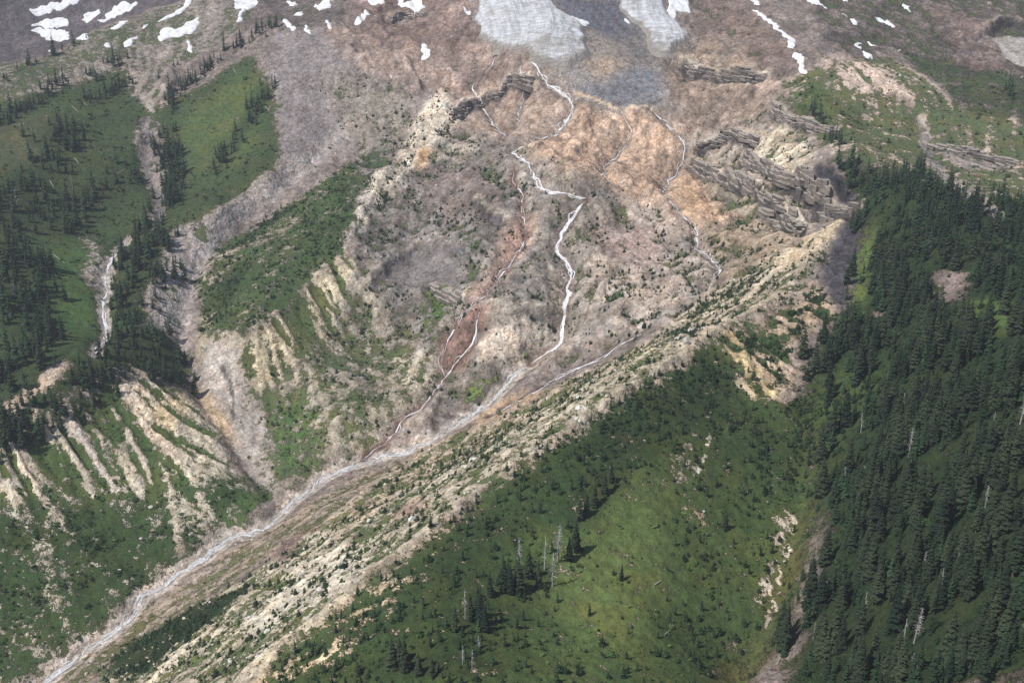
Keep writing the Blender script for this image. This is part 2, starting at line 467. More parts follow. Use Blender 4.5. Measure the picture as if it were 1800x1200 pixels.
paint([(1020,150),(1065,140),(1085,120),(1145,118),(1176,160),(1168,192),(1090,194),(1000,162)], 10, 1.3, g=(126,126,131), v=0.0, rough=0.25)
paint([(1180,110),(1280,50),(1370,150),(1360,220),(1220,265),(1180,200)], 14, g=(168,149,133), v=0.06, rough=1.0, ribs=0.25)
paint([(1220,-20),(1330,20),(1400,120),(1380,160),(1300,90),(1230,60)], 14, g=(140,122,112), v=0.2)
# cliffs on the right of the basin
paint([(1225,265),(1300,215),(1370,200),(1425,250),(1435,300),(1440,380),(1360,440),(1290,400),(1240,330)], 8, g=(150,138,126), v=0.16, rough=1.3, ribs=1.0, sapl=0.5)
paint([(1290,290),(1360,235),(1412,240),(1432,275),(1400,305),(1340,310)], 4, 0.6, g=(202,188,164), v=0.12, rough=1.0, ribs=1.6, sapl=0.4)
paint([(1230,320),(1330,350),(1420,420),(1360,430),(1290,370)], 6, g=(150,138,118), v=0.4, sapl=0.7)
paint([(1220,400),(1300,380),(1400,430),(1350,480),(1270,500),(1240,470)], 10, g=(168,150,128), v=0.3, rough=0.9, sapl=0.5)
# centre: pale knobs, slabs
paint([(640,330),(740,230),(880,250),(1040,340),(1210,400),(1260,480),(1140,590),(960,640),(820,700),(700,760),(640,640),(600,520)], 20, g=(158,148,136), v=0.32, vc=(94,104,72), rough=1.25, ribs=0.3, sapl=0.75, shrub=0.6)
paint([(820,300),(1000,340),(1000,480),(900,560),(820,480)], 16, g=(152,143,133), v=0.28, rough=1.2, sapl=0.8)
paint([(1040,370),(1200,400),(1250,480),(1180,560),(1060,600),(1030,480)], 14, g=(174,160,147), v=0.26, rough=1.2, sapl=1.05)
paint([(1060,400),(1150,400),(1170,470),(1110,480),(1060,450)], 10, g=(170,150,140), v=0.05, rough=0.6, sapl=0.1)
paint([(775,170),(805,225),(745,275),(690,335),(640,400),(606,430),(636,345),(700,285),(735,215)], 5, 0.6, g=(216,204,184), v=0.1, rough=1.0, sapl=1.6)
paint([(735,265),(755,272),(750,305),(730,305)], 3, 0.3, g=(208,170,122), v=0.0, sapl=0)
paint([(640,400),(760,300),(880,310),(900,400),(830,520),(700,560),(620,520)], 22, g=(138,131,126), k=0.75)
paint([(655,480),(715,432),(800,440),(816,500),(790,526),(700,505)], 8, 0.7, g=(132,125,122), v=0.03, rough=0.5, ribs=0.3, sapl=0, shrub=0)
paint([(720,300),(830,290),(900,340),(880,400),(800,400),(740,370)], 12, g=(138,125,118), v=0.15, rough=1.3)
paint([(610,300),(690,235),(680,300),(625,390),(600,440)], 10, v=0.62, vc=(78,96,62), shrub=2.0)
paint([(805,410),(850,420),(860,470),(840,500),(815,470)], 8, v=0.75, vc=(80,100,60), shrub=1.0)
paint([(735,515),(790,525),(800,560),(770,600),(745,570)], 6, v=0.8, vc=(98,124,62), shrub=1.0)
paint([(815,680),(900,640),(960,620),(940,650),(870,690),(830,710)], 6, v=0.75, vc=(104,124,64), shrub=0.8)
paint([(830,530),(862,540),(850,600),(810,660),(775,650),(770,600),(800,570)], 6, 0.6, g=(152,122,110), v=0.05, rough=0.9, sapl=0.1)
paint([(880,410),(940,380),(930,440),(880,490),(845,530),(830,520),(870,480)], 8, 0.6, g=(176,146,130), v=0.06, sapl=0.3)
paint([(838,615),(870,592),(905,590),(912,622),(860,642),(840,640)], 3, 0.5, g=(208,190,170), v=0.05, ribs=1.0, sapl=0.1)
paint([(1065,540),(1100,510),(1120,510),(1080,560)], 5, v=0.75, vc=(70,92,54), sapl=2.0)
# valley side left of the falls
paint([(450,690),(520,640),(600,470),(650,520),(690,600),(770,650),(700,760),(620,805),(560,832),(490,870),(470,800)], 12, g=(168,158,138), v=0.58, vc=(90,106,66), rough=0.7, ribs=0.7, shrub=1.6, sapl=0.3)
paint([(460,770),(520,700),(560,740),(520,810),(490,850)], 10, v=0.78, vc=(82,110,58), shrub=2.0)
paint([(600,480),(660,540),(690,640),(640,720),(580,680),(570,560)], 14, v=0.5, g=(158,148,132), vc=(88,102,66), shrub=1.6)
# left ridge, meadow and forest
paint([(-260,150),(80,104),(180,52),(330,2),(410,0),(420,60),(330,110),(220,130),(130,170),(-260,250)], 5, 0.5, g=(146,136,124), v=0.55, vc=(84,100,64), rough=0.35, ribs=0.5)
paint([(35,190),(90,140),(170,105),(240,92),(330,70),(300,120),(250,180),(230,120),(160,140),(80,172)], 10, g=(148,137,128), v=0.22, rough=0.4, ribs=0.6)
paint([(-260,225),(120,160),(235,115),(290,190),(440,100),(480,160),(492,270),(470,312),(390,378),(298,405),(264,515),(310,600),(335,690),(230,650),(110,715),(-260,800)], 8, 0.8, g=(150,138,122), v=0.96, vc=(66,84,52), rough=0.3, ribs=0.35, shrub=1.6)
paint([(300,240),(380,160),(440,125),(462,200),(440,270),(350,310)], 16, v=0.93, vc=(84,104,58), shrub=0.3)
paint([(40,540),(80,430),(170,420),(175,580),(60,650),(85,600)], 14, vc=(76,106,56), shrub=0.9)
paint([(-260,230),(80,210),(120,260),(60,300),(-260,310)], 14, vc=(84,92,62), v=0.9, shrub=0.3)
paint([(214,118),(240,126),(295,160),(282,196),(255,192),(232,165)], 4, 0.4, g=(156,144,132), v=0.12, ribs=1.2, shrub=0, conif=0)
paint([(245,200),(272,210),(290,250),(292,330),(282,400),(262,390),(268,330),(250,300),(240,250)], 4, 0.5, g=(142,132,126), v=0.25, rough=0.9, shrub=0.2)
paint([(145,420),(165,418),(190,470),(205,435),(220,425),(205,470),(195,520),(170,520),(150,500)], 5, 0.6, g=(164,152,142), v=0.45, shrub=0.6)
paint([(-30,735),(40,690),(90,650),(125,640),(110,665),(40,720),(-30,760)], 3, 0.4, g=(186,166,146), v=0.15, ribs=1.0, shrub=0.2)
paint([(330,-5),(420,0),(400,40),(360,90),(330,100),(345,50)], 6, g=(150,140,130), v=0.25, conif=0)
# landslide gully
paint([(612,212),(615,240),(560,295),(480,352),(420,402),(380,442),(358,490),(335,540),(328,600),(338,680),(320,640),(300,592),(262,578),(262,520),(285,490),(292,440),(320,398),(390,374),(440,340),(480,308),(540,268)], 4, 0.5, g=(170,160,154), v=0.05, vc=(88,106,66), rough=0.15, ribs=0.5, shrub=0.1, conif=0)
paint([(480,352),(560,292),(612,240),(615,230),(560,280),(450,365),(380,430),(335,500),(325,560),(335,560),(360,490),(400,425)], 4, 0.4, g=(150,142,140), v=0.03)
paint([(300,480),(325,490),(322,520),(300,515)], 4, v=0.7); paint([(285,540),(310,560),(312,585),(280,560)], 4, v=0.6); paint([(330,400),(370,395),(365,425),(340,425)], 4, v=0.6)
# green bench and the scarp below it
paint([(350,595),(352,500),(380,450),(450,402),(500,372),(570,318),(628,285),(622,380),(604,450),(520,525),(430,598),(390,596)], 5, 0.6, g=(160,148,130), v=0.84, vc=(70,92,52), rough=0.5, ribs=0.4, shrub=3.0, sapl=0.8)
paint([(352,500),(400,445),(500,385),(560,335),(520,400),(430,455),(375,510)], 6, 0.5, v=0.55, shrub=1.0)
paint([(345,640),(355,560),(375,520),(372,580),(362,640)], 4, 0.4, g=(170,160,130), v=0.5, vc=(104,116,70), ribs=0.9, shrub=0.2)
paint([(370,592),(432,600),(522,530),(606,446),(622,480),(575,580),(525,640),(450,700),(425,650)], 6, 0.7, g=(196,182,152), v=0.48, vc=(92,108,64), rough=0.5, ribs=2.0, shrub=1.0, bs=0.7)
paint([(362,596),(430,606),(425,660),(442,700),(470,745),(466,795),(482,850),(468,872),(425,808),(402,745),(358,690),(352,650)], 4, 0.5, g=(174,164,154), v=0.02, rough=0.12, ribs=0.5, shrub=0.05, sapl=0)
paint([(340,680),(360,690),(400,745),(420,790),(400,780),(360,730)], 4, 0.5, g=(192,168,136), v=0.1, ribs=0.8)
# inner face of the left moraine
paint([(-260,815),(110,722),(230,657),(328,692),(382,760),(420,850),(250,880),(120,890),(-260,890)], 6, 0.7, g=(180,169,148), v=0.58, vc=(82,104,56), rough=0.5, ribs=2.2, shrub=1.4, bs=0.7)
paint([(110,735),(150,720),(170,790),(215,865),(190,860),(150,800)], 5, 0.5, g=(184,172,160), v=0.22, ribs=1.4, shrub=0.4)
paint([(205,690),(240,655),(260,720),(310,810),(280,800),(230,740)], 5, 0.5, g=(194,176,154), v=0.25, ribs=1.6, shrub=0.5)
paint([(270,720),(325,695),(330,740),(285,780)], 6, 0.6, g=(196,174,138), v=0.3, ribs=2.0, shrub=0.5)
paint([(-260,880),(120,880),(250,870),(400,825),(458,880),(330,975),(240,1050),(60,1205),(-260,1230)], 12, g=(188,178,156), v=0.88, vc=(64,88,48), rough=0.6, ribs=0.5, shrub=4.2)
paint([(260,880),(330,880),(400,940),(360,970),(300,950)], 12, v=0.55, shrub=3.0)
paint([(380,900),(450,860),(470,880),(420,930),(390,945)], 8, v=0.9, vc=(82,114,58), shrub=3.0)
paint([(-260,1000),(120,1020),(180,1080),(100,1150),(-260,1150)], 20, v=0.72, shrub=3.5)
paint([(35,800),(60,830),(85,880),(118,930),(105,925),(70,870),(30,815)], 2, 0.3, g=(196,180,156), v=0.15, shrub=0.2)
# flats along the creek and the hummocky moraine between creek and crest
paint([(40,1215),(230,1085),(420,965),(520,905),(640,835),(740,792),(860,735),(840,760),(700,830),(560,930),(430,1010),(330,1080),(200,1180),(130,1215)], 8, 0.7, g=(164,148,130), v=0.47, vc=(100,106,70), rough=0.6, ribs=0.5, shrub=1.6, flow=1)
paint([(130,1230),(330,1085),(560,935),(740,800),(870,740),(1000,672),(1150,605),(1250,575),(1280,590),(1100,702),(950,802),(800,912),(650,1032),(440,1215)], 8, 0.7, g=(180,168,146), v=0.55, vc=(92,106,64), rough=1.2, ribs=0.6, shrub=4.5, sapl=0.6, flow=1, th=6)
paint([(560,935),(740,800),(870,740),(1000,672),(1150,605),(1140,625),(1000,700),(860,790),(700,880),(600,950)], 8, v=0.52, vc=(100,112,66), g=(176,158,136))
paint([(185,1180),(230,1130),(300,1100),(420,1040),(440,1050),(390,1085),(300,1150),(220,1205)], 6, 0.6, v=0.95, vc=(44,62,37), conif=0, sapl=3.0, shrub=4)
paint([(470,990),(500,950),(525,955),(505,1000)], 5, 0.6, g=(130,108,102), v=0.15)
paint([(500,960),(560,925),(540,945)], 4, g=(150,112,96), v=0.3)
paint([(700,900),(740,885),(745,910),(690,920)], 4, 0.5, g=(150,124,112), v=0.1)
paint([(800,905),(840,870),(845,880),(815,905)], 3, 0.4, g=(120,108,104), v=0.1)
paint([(440,1090),(520,1010),(560,990),(640,960),(650,1000),(600,1050),(500,1090),(450,1130)], 8, 0.8, v=0.3, g=(212,201,180), shrub=1.8)
paint([(840,760),(900,725),(960,700),(940,690),(870,705),(830,735)], 4, 0.4, g=(200,172,142), v=0.06, sapl=0.1)
# upper moraine spur
paint([(1150,602),(1240,522),(1320,482),(1400,440),(1482,395),(1475,440),(1405,512),(1335,560),(1270,602)], 8, 0.7, g=(180,165,143), v=0.46, vc=(74,94,56), rough=1.1, ribs=0.8, shrub=1.6, sapl=1.6, flow=1, th=7)
paint([(1360,465),(1482,390),(1478,408),(1420,455),(1385,480)], 3, 0.3, g=(206,188,158), v=0.04, ribs=1.2, sapl=0.2, flow=0)
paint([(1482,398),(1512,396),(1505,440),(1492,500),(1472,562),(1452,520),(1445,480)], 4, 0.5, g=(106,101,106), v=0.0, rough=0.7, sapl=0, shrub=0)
paint([(1300,600),(1400,535),(1440,500),(1465,560),(1405,600),(1385,690),(1345,700)], 8, 0.7, g=(190,166,138), v=0.6, vc=(66,88,50), ribs=1.2, shrub=2.2, sapl=1.6, flow=0, th=8)
paint([(1268,590),(1300,585),(1332,655),(1368,700),(1332,716),(1300,672)], 3, 0.4, g=(210,186,140), v=0.16, ribs=2.0, shrub=0.2, sapl=0.2, flow=0)
# outer slope of the near moraine
paint([(1270,600),(1100,704),(950,806),(850,875),(700,1000),(580,1090),(440,1230),(1300,1230),(1400,1050),(1425,880),(1420,720),(1345,706),(1300,680)], 6, 0.7, g=(180,164,136), v=0.965, vc=(74,95,51), rough=0.35, ribs=0.4, shrub=3.2, sapl=0.5, flow=0, conif=0.45, th=7.5, bs=0.66)
paint([(1080,850),(1230,800),(1230,960),(1150,1090),(1050,1150),(930,1130),(930,1060),(990,970)], 26, vc=(97,114,61), shrub=1.5, sapl=0.1, conif=0.06)
paint([(1260,620),(1100,714),(950,818),(850,888),(700,1012),(560,1130),(490,1215),(700,1215),(790,1090),(890,970),(1000,885),(1120,800),(1250,735)], 10, conif=1.7, th=6.5, vc=(56,75,44), shrub=3.0)
paint([(1255,618),(1100,715),(1010,790),(1060,830),(1180,760),(1290,720),(1300,680)], 14, conif=2.0, sapl=1.5, vc=(54,72,42))
paint([(1240,760),(1330,740),(1400,760),(1400,860),(1290,880),(1250,840)], 16, conif=1.2, sapl=1.5, vc=(58,78,44))
paint([(600,1130),(740,1020),(860,1010),(960,1060),(900,1200),(560,1215)], 18, conif=1.0, vc=(60,80,43))
paint([(950,860),(1060,800),(1090,830),(1050,920),(960,940)], 14, conif=1.1, th=9, vc=(56,78,42))
paint([(440,1215),(650,1035),(730,985),(660,1090),(560,1200)], 12, v=0.66, g=(204,182,144), shrub=2.2, ribs=1.3)
paint([(1180,830),(1215,790),(1248,760),(1245,820),(1215,870),(1190,860)], 7, v=0.45, g=(168,156,140), shrub=1.6)
paint([(1200,905),(1228,886),(1236,908),(1215,915)], 4, 0.8, v=0.3, g=(208,186,146))
paint([(1350,790),(1360,785),(1358,810)], 4, v=0.4, g=(206,190,160)); paint([(1362,870),(1390,840),(1395,865),(1370,880)], 4, v=0.5, g=(180,168,150))
paint([(1405,890),(1440,878),(1420,960),(1395,1050),(1375,1150),(1300,1215),(1230,1215),(1310,1140),(1358,1050),(1385,960)], 6, 0.5, g=(104,96,72), v=0.6, vc=(84,90,52), shrub=0.5, sapl=0, conif=0)
paint([(1378,900),(1402,918),(1375,990),(1345,1060),(1318,1085),(1320,1050),(1358,970)], 3, 0.5, g=(186,174,154), v=0.34, shrub=0.8)
paint([(1278,1148),(1345,1100),(1330,1122),(1290,1156)], 3, 0.4, g=(180,166,148), v=0.25, shrub=0.3)
# right forest and alp
paint([(1500,378),(1560,298),(1700,350),(2150,430),(2150,1230),(1385,1230),(1430,1050),(1445,900),(1400,720),(1445,620),(1512,500)], 8, 0.6, g=(96,86,74), v=0.97, vc=(46,63,37), rough=0.6, ribs=0.3, shrub=3.2, conif=1.75, th=19.5)
paint([(1640,490),(1660,478),(1700,480),(1700,530),(1660,545)], 7, g=(142,126,118), v=0.2, conif=0.1, shrub=0.3)
paint([(1500,540),(1530,545),(1590,555),(1560,565),(1520,560)], 6, g=(138,120,108), v=0.3, conif=0.05)
paint([(1495,480),(1520,395),(1548,400),(1530,500),(1510,560),(1490,570)], 5, 0.6, g=(128,118,108), v=0.85, vc=(92,114,58), conif=0, shrub=0.8)
paint([(1690,540),(1760,530),(1800,560),(1780,600),(1720,570)], 8, vc=(84,108,54), conif=0.2)
paint([(1400,720),(1500,620),(1560,680),(1500,760),(1440,900)], 16, conif=0.55, vc=(62,84,44), shrub=2.4, sapl=1.2)
paint([(1375,150),(1440,120),(1560,100),(1700,200),(2150,300),(2150,440),(1700,352),(1600,320),(1560,300),(1480,290),(1430,240),(1390,200)], 8, 0.8, g=(178,160,142), v=0.82, vc=(92,104,70), rough=0.6, ribs=1.0, shrub=0.7, sapl=0.1)
paint([(1420,95),(1500,118),(1570,128),(1610,185),(1560,172),(1480,152)], 8, g=(188,168,152), v=0.14, ribs=1.3, shrub=0.1)
paint([(1605,195),(1625,200),(1645,280),(1700,335),(1800,398),(1800,420),(1680,345),(1622,285)], 3, 0.4, g=(150,143,136), v=0.1, ribs=0.9, shrub=0)
paint([(1640,260),(1700,266),(1780,290),(1780,310),(1700,300),(1650,285)], 6, g=(146,136,128), v=0.3)
paint([(1420,-30),(2150,-30),(2150,300),(1700,196),(1590,96),(1450,95)], 8, 0.8, g=(126,114,108), v=0.55, vc=(84,94,68), rough=0.9, ribs=0.5)
paint([(1590,98),(1700,120),(2150,230),(2150,310),(1700,200)], 10, v=0.85, vc=(70,84,58), shrub=0.9)
paint([(1640,20),(1740,40),(1760,130),(1690,130)], 14, g=(128,112,106), v=0.05, rough=1.4)
paint([(1740,70),(2150,40),(2150,140),(1775,120)], 6, g=(164,158,152), v=0, rough=0.4)
paint([(1430,120),(1460,170),(1510,210),(1470,260),(1420,230),(1385,170)], 8, v=0.85, vc=(84,100,58), sapl=0.5)
paint([(1480,290),(1560,298),(1500,378),(1440,300)], 6, v=0.9, vc=(62,80,46), conif=0.9, shrub=1.5, th=17)
paint([(1500,300),(2150,330),(2150,470),(1700,440),(1540,420)], 20, th=19)
paint([(-260,-40),(620,-40),(500,330),(300,260),(-260,280)], 20, th=16)
paint([(330,640),(350,400),(620,280),(620,460),(430,610)], 10, th=8)
paint([(150,640),(330,400),(330,700),(-260,830),(-260,740)], 12, th=17)
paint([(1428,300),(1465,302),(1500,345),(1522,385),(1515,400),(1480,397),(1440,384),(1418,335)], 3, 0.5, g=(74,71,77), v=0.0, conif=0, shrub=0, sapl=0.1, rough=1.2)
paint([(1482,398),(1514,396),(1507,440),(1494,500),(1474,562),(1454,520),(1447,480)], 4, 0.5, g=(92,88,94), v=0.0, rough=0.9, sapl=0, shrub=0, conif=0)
def trace(pts, w, c, v=0.05, k=1.0):
    sl, D = line_dist(line_at(pts, 8, 1), w * 4 + 10)
    D = D + fbm(GX[sl], GY[sl], 12, 2, 45) * w * 1.2
    M = sstep(w, w * 0.5, D) * k
    GROUND[sl] += M[..., None] * (lin(c) - GROUND[sl]); VEG[sl] += M * (v - VEG[sl])
    for F in (SHRUB, SAPL, CONIF): F[sl] *= 1 - M
trace([(1380,897),(1390,903),(1402,920),(1390,945),(1386,980),(1370,995),(1368,1040),(1352,1075),(1345,1100)], 1.6, (206,190,166))
trace([(1352,1030),(1362,1060),(1367,1078)], 1.2, (200,184,160))
trace([(1212,812),(1222,842),(1240,800),(1248,765)], 2.0, (200,190,172), 0.2)
trace([(390,645),(405,680),(412,705),(408,740)], 1.8, (104,98,98))
trace([(395,640),(400,660),(410,690)], 1.6, (110,102,100))
trace([(475,690),(500,672),(520,650),(535,630)], 1.8, (112,106,100), 0.1)
trace([(1085,430),(1110,450),(1130,472)], 1.6, (84,84,70), 0.5)
trace([(640,470),(660,440),(700,420)], 2.0, (110,100,96), 0.1)
trace([(560,480),(600,470),(640,440),(660,420)], 2.0, (112,104,98), 0.1)
trace([(700,90),(715,120),(735,150),(770,168)], 4, (178,160,144), 0.02, 0.7)
trace([(645,110),(650,140),(670,165),(710,165)], 3, (120,108,104), 0.02, 0.7)
trace([(1010,165),(1050,178),(1090,195),(1120,190),(1150,192)], 4, (214,190,160), 0.0)
for q in ([(960,215),(985,240),(1000,262)], [(1020,200),(1010,240),(985,275)], [(1045,205),(1040,250),(1020,290)], [(1075,215),(1070,250)], [(1125,220),(1140,255),(1135,290)], [(1150,240),(1175,275),(1160,310)], [(1090,285),(1120,300),(1140,320)],
          [(1070,300),(1095,315),(1120,330)], [(860,200),(880,215),(895,235)], [(940,180),(950,205),(945,230)], [(1240,150),(1230,190),(1215,230)], [(1290,170),(1265,205),(1240,240)], [(1330,180),(1300,220),(1270,240)], [(1230,330),(1250,370),(1265,410)], [(1270,360),(1290,400),(1285,440)]):
    trace(q, 1.5, (128,104,90), 0.0, 0.8); carve(q, 7, 3.0)
trace([(250,170),(262,185),(268,200)], 4, (160,150,140), 0.05)
print('cover painted', round(time.time() - T0, 1))

# forest stands on the left: strips of conifers along the ribs
def stand(pts, width, dens, soft=3):
    sl, D = line_dist(line_at(pts), width * 2.5)
    M = np.clip(1.4 - D / width, 0, 1)
    CONIF[sl] = np.maximum(CONIF[sl], M * dens)
    VCOL[sl] += (M * 0.6)[..., None] * (lin((50, 66, 40)) - VCOL[sl])
for pts, w, d in (
    ([(0,145),(40,120),(90,100)], 8, 1.2), ([(100,95),(150,72)], 5, 0.6),
    ([(165,138),(200,112),(222,105)], 16, 1.8), ([(0,215),(40,195),(90,160),(130,150)], 18, 1.2), ([(160,185),(190,170),(225,150)], 16, 1.0),
    ([(325,115),(300,130),(285,140)], 8, 1.5),
    ([(472,55),(430,85),(390,105),(340,140),(310,165),(290,205)], 14, 1.7), ([(470,160),(450,190),(425,230),(400,270),(380,300)], 15, 1.3),
    ([(80,250),(110,230),(90,300),(50,330),(0,350)], 30, 0.9), ([(0,400),(30,380),(60,370)], 40, 0.8), ([(0,470),(40,450),(50,520),(60,580),(20,640)], 34, 1.0),
    ([(120,400),(160,360),(200,340),(230,300)], 24, 0.6), ([(290,230),(300,300),(300,360),(270,400),(240,420)], 20, 1.1),
    ([(200,600),(240,560),(235,500),(240,440),(270,430)], 30, 1.2), ([(280,470),(255,510),(250,560),(275,600)], 24, 1.2), ([(300,620),(270,640),(240,620)], 30, 1.2),
    ([(0,770),(60,740),(110,705),(180,660),(240,640),(300,660)], 24, 1.5), ([(130,610),(110,620),(95,640)], 10, 0.4), ([(10,650),(0,680)], 20, 1.2),
    ([(355,590),(430,470)], 10, 0.5), ([(400,450),(470,395),(540,345)], 10, 0.9),
    ([(1500,300),(1530,330),(1560,345)], 20, 1.0), ([(1410,190),(1440,220),(1470,240)], 9, 0.6), ([(1460,250),(1480,270)], 10, 0.8), ([(1425,160),(1415,170)], 6, 0.6),
    ([(1540,370),(1620,360),(1690,370)], 26, 1.1), ([(1790,170),(1820,190)], 20, 0.8),
    ([(880,1030),(915,1030),(945,1005)], 9, 0.9), ([(820,1090),(850,1070),(800,1100)], 8, 1.2), ([(660,1180),(720,1170),(800,1170),(860,1180)], 10, 0.7),
    ([(1010,900),(1040,870),(1070,840)], 14, 0.7), ([(1440,1000),(1410,1080),(1395,1160)], 14, 1.3)):
    stand(pts, w, d)

# wet rock and gravel along the water
WET_AND_CRACK = np.zeros_like(ZB)
WATER = ((RIVER, 4.5, (186,175,163), 9), (FALLS, 4.0, (150,134,124), 4), (UPPER, 2.4, (164,150,138), 3), (LEFTFALL, 1.5, (140,124,114), 2.5), (MIDFALL, 1.5, (140,124,114), 2.5), (RIGHT1, 1.5, (168,148,132), 2),
         (RIGHT2, 1.9, (164,152,142), 2.5), (RIGHT3, 2.6, (128,112,104), 3.5), (RED1, 1.6, (140,114,104), 4), (RED2, 1.8, (140,114,104), 4), (LCREEK, 3.0, (166,158,150), 7), (LCREEK2, 1.5, (130,124,122), 6))
for pts, w, c, bank in WATER:
    sl, D = line_dist(water(pts), w + bank * 2.5)
    D = D + fbm(GX[sl], GY[sl], 14, 2, 41) * bank
    M = sstep(w + bank, w + bank * 0.3, D)
    GROUND[sl] += M[..., None] * (lin(c) - GROUND[sl])
    VEG[sl] *= 1 - M; SHRUB[sl] *= 1 - M; SAPL[sl] *= 1 - M; CONIF[sl] *= 1 - M
    M2 = np.exp(-((D - w * 0.8) / 1.6) ** 2) * 0.95 * np.clip(0.75 + 2.2 * fbm(GX[sl], GY[sl], 45, 2, 43), 0, 1)
    WET_AND_CRACK[sl] = np.maximum(WET_AND_CRACK[sl], M2)
# bare rock on the steps, pale ledges above them
GROUND += (LEDGE * 0.6)[..., None] * (lin((204, 190, 168)) - GROUND)
CM = np.clip(CLIFF, 0, 1)
GROUND += CM[..., None] * 0.9 * (lin((84, 77, 79)) * (1 + 0.9 * fbm(GX, GY, 11, 2, 47))[..., None] - GROUND)
VEG *= 1 - 0.9 * CM; SHRUB *= 1 - CM; SAPL *= 1 - CM; CONIF *= 1 - CM


patch_a = fbm(GX, GY, 70, 4, 101, 0.6); patch_b = fbm(GX, GY, 48, 3, 107, 0.6)
rocky = sstep(0.45, 1.0, ROUGH) * (1 - 0.8 * FLOW)
GROUND *= (1 + (0.25 + 0.55 * rocky) * patch_a)[..., None].clip(0.5, 1.6)
GROUND *= 1 + (rocky * patch_b * 0.45)[..., None] * np.array([0.25, -0.02, -0.35], np.float32)
lum = (GROUND @ np.array([0.3, 0.55, 0.15], np.float32))[..., None]
GROUND += 0.06 * (lum - GROUND)
GROUND *= (1.22 * (lum / 0.42).clip(0.05, 1.6) ** 0.30) * np.array([1.0, 1.0, 0.985], np.float32)
GROUND *= np.minimum(1, 0.66 / GROUND.max(-1, keepdims=True))
lum = (VCOL @ np.array([0.3, 0.55, 0.15], np.float32))[..., None]
VCOL += 0.16 * (lum - VCOL)
VCOL *= np.array([0.86, 0.88, 0.74], np.float32)
VCOL *= (1.0 * (1 + 0.5 * fbm(GX, GY, 90, 3, 103)))[..., None].clip(0.5, 1.4)
VEG = np.where((VEG > 0.1) & (VEG < 0.9), VEG + (0.55 * patch_b + 0.35 * patch_a) * (1 - np.abs(VEG - 0.5)) * np.clip(1.5 - 0.55 * RIBS, 0.25, 1), VEG).clip(0, 1).astype(np.float32)
# blocky outcrops
e1, r1, t1 = worley(GX + WX * 0.5 + GY * 0.35, GY * 0.8 + WY * 0.5, 30, 3)
e2, r2, t2 = worley(GX + WX * 0.4 + GY * 0.35, GY * 0.8 + WY * 0.4, 13, 5)
e0, r0, t0 = worley(GX + WX * 1.2 + GY * 0.35, GY * 0.7 + WY * 1.2, 78, 8)
BLOCK = (r0 - 0.5) * 9.0 + t0 * 10.0 + (r1 - 0.5) * 5.5 + t1 * 9.0 + (r2 - 0.5) * 2.4 + t2 * 4.0
BLOCK = blur(BLOCK.astype(np.float32), 2.5, 1)
CRACK = np.maximum(np.maximum(sstep(0.06, 0.0, e0), sstep(0.12, 0.0, e1) * 0.8), sstep(0.2, 0.0, e2) * 0.5) * rocky
GROUND *= (1 + rocky * ((r0 - 0.5) * 0.25 + (r1 - 0.5) * 0.34 + (r2 - 0.5) * 0.30))[..., None]

# ------------------------------------------------------------------ runnels and hummocks (streaks along the fall line)
ZS = blur(ZB, 14)
dzy, dzx = np.gradient(ZS, STEP)
vp = at([(650, 1030), (1100, 700)]); vdir = (vp[1] - vp[0]) / np.linalg.norm(vp[1] - vp[0])
wob = fbm(GX, GY, 160, 2, 55) * 1.2
gn = np.hypot(dzx, dzy) + 1e-5
ux = dzx / gn; uy = dzy / gn
fx = vdir[0] * np.cos(wob) - vdir[1] * np.sin(wob); fy = vdir[0] * np.sin(wob) + vdir[1] * np.cos(wob)
sgn = np.sign(ux * fx + uy * fy); sgn[sgn == 0] = 1
ux = ux * sgn * (1 - FLOW) + fx * FLOW; uy = uy * sgn * (1 - FLOW) + fy * FLOW
nn = np.hypot(ux, uy) + 1e-6; ux = (ux / nn).astype(np.float32); uy = (uy / nn).astype(np.float32)

def lic(noise_list, n, step):
    acc = [nz.copy() for nz in noise_list]
    for direction in (1, -1):
        ix = np.broadcast_to(np.arange(NXG, dtype=np.float32), (NYG, NXG)).copy()
        iy = np.broadcast_to(np.arange(NYG, dtype=np.float32)[:, None], (NYG, NXG)).copy()
        for k in range(n):
            jx = np.clip(ix + 0.5, 0, NXG - 1).astype(np.int32); jy = np.clip(iy + 0.5, 0, NYG - 1).astype(np.int32)
            f = jy * NXG + jx
            ix += direction * step * ux.ravel()[f]; iy += direction * step * uy.ravel()[f]
            jx = np.clip(ix + 0.5, 0, NXG - 1).astype(np.int32); jy = np.clip(iy + 0.5, 0, NYG - 1).astype(np.int32)
            f = jy * NXG + jx
            for a, nz in zip(acc, noise_list):
                a += nz.ravel()[f]
    return [((a - a.mean()) / a.std()).astype(np.float32) for a in acc]
w1 = rng.standard_normal((NYG, NXG)).astype(np.float32)
w2 = blur(rng.standard_normal((NYG, NXG)).astype(np.float32), 2.6, 2)
w2 /= w2.std()
LF, LC = lic([w1, w2], 12, 1.3)
LF = blur(LF, 2.5, 1)
LF = LF / LF.std()
LF = np.clip(LF, -2.5, 2.5); LC = np.clip(LC, -2.5, 2.5)
print('runnels', round(time.time() - T0, 1))

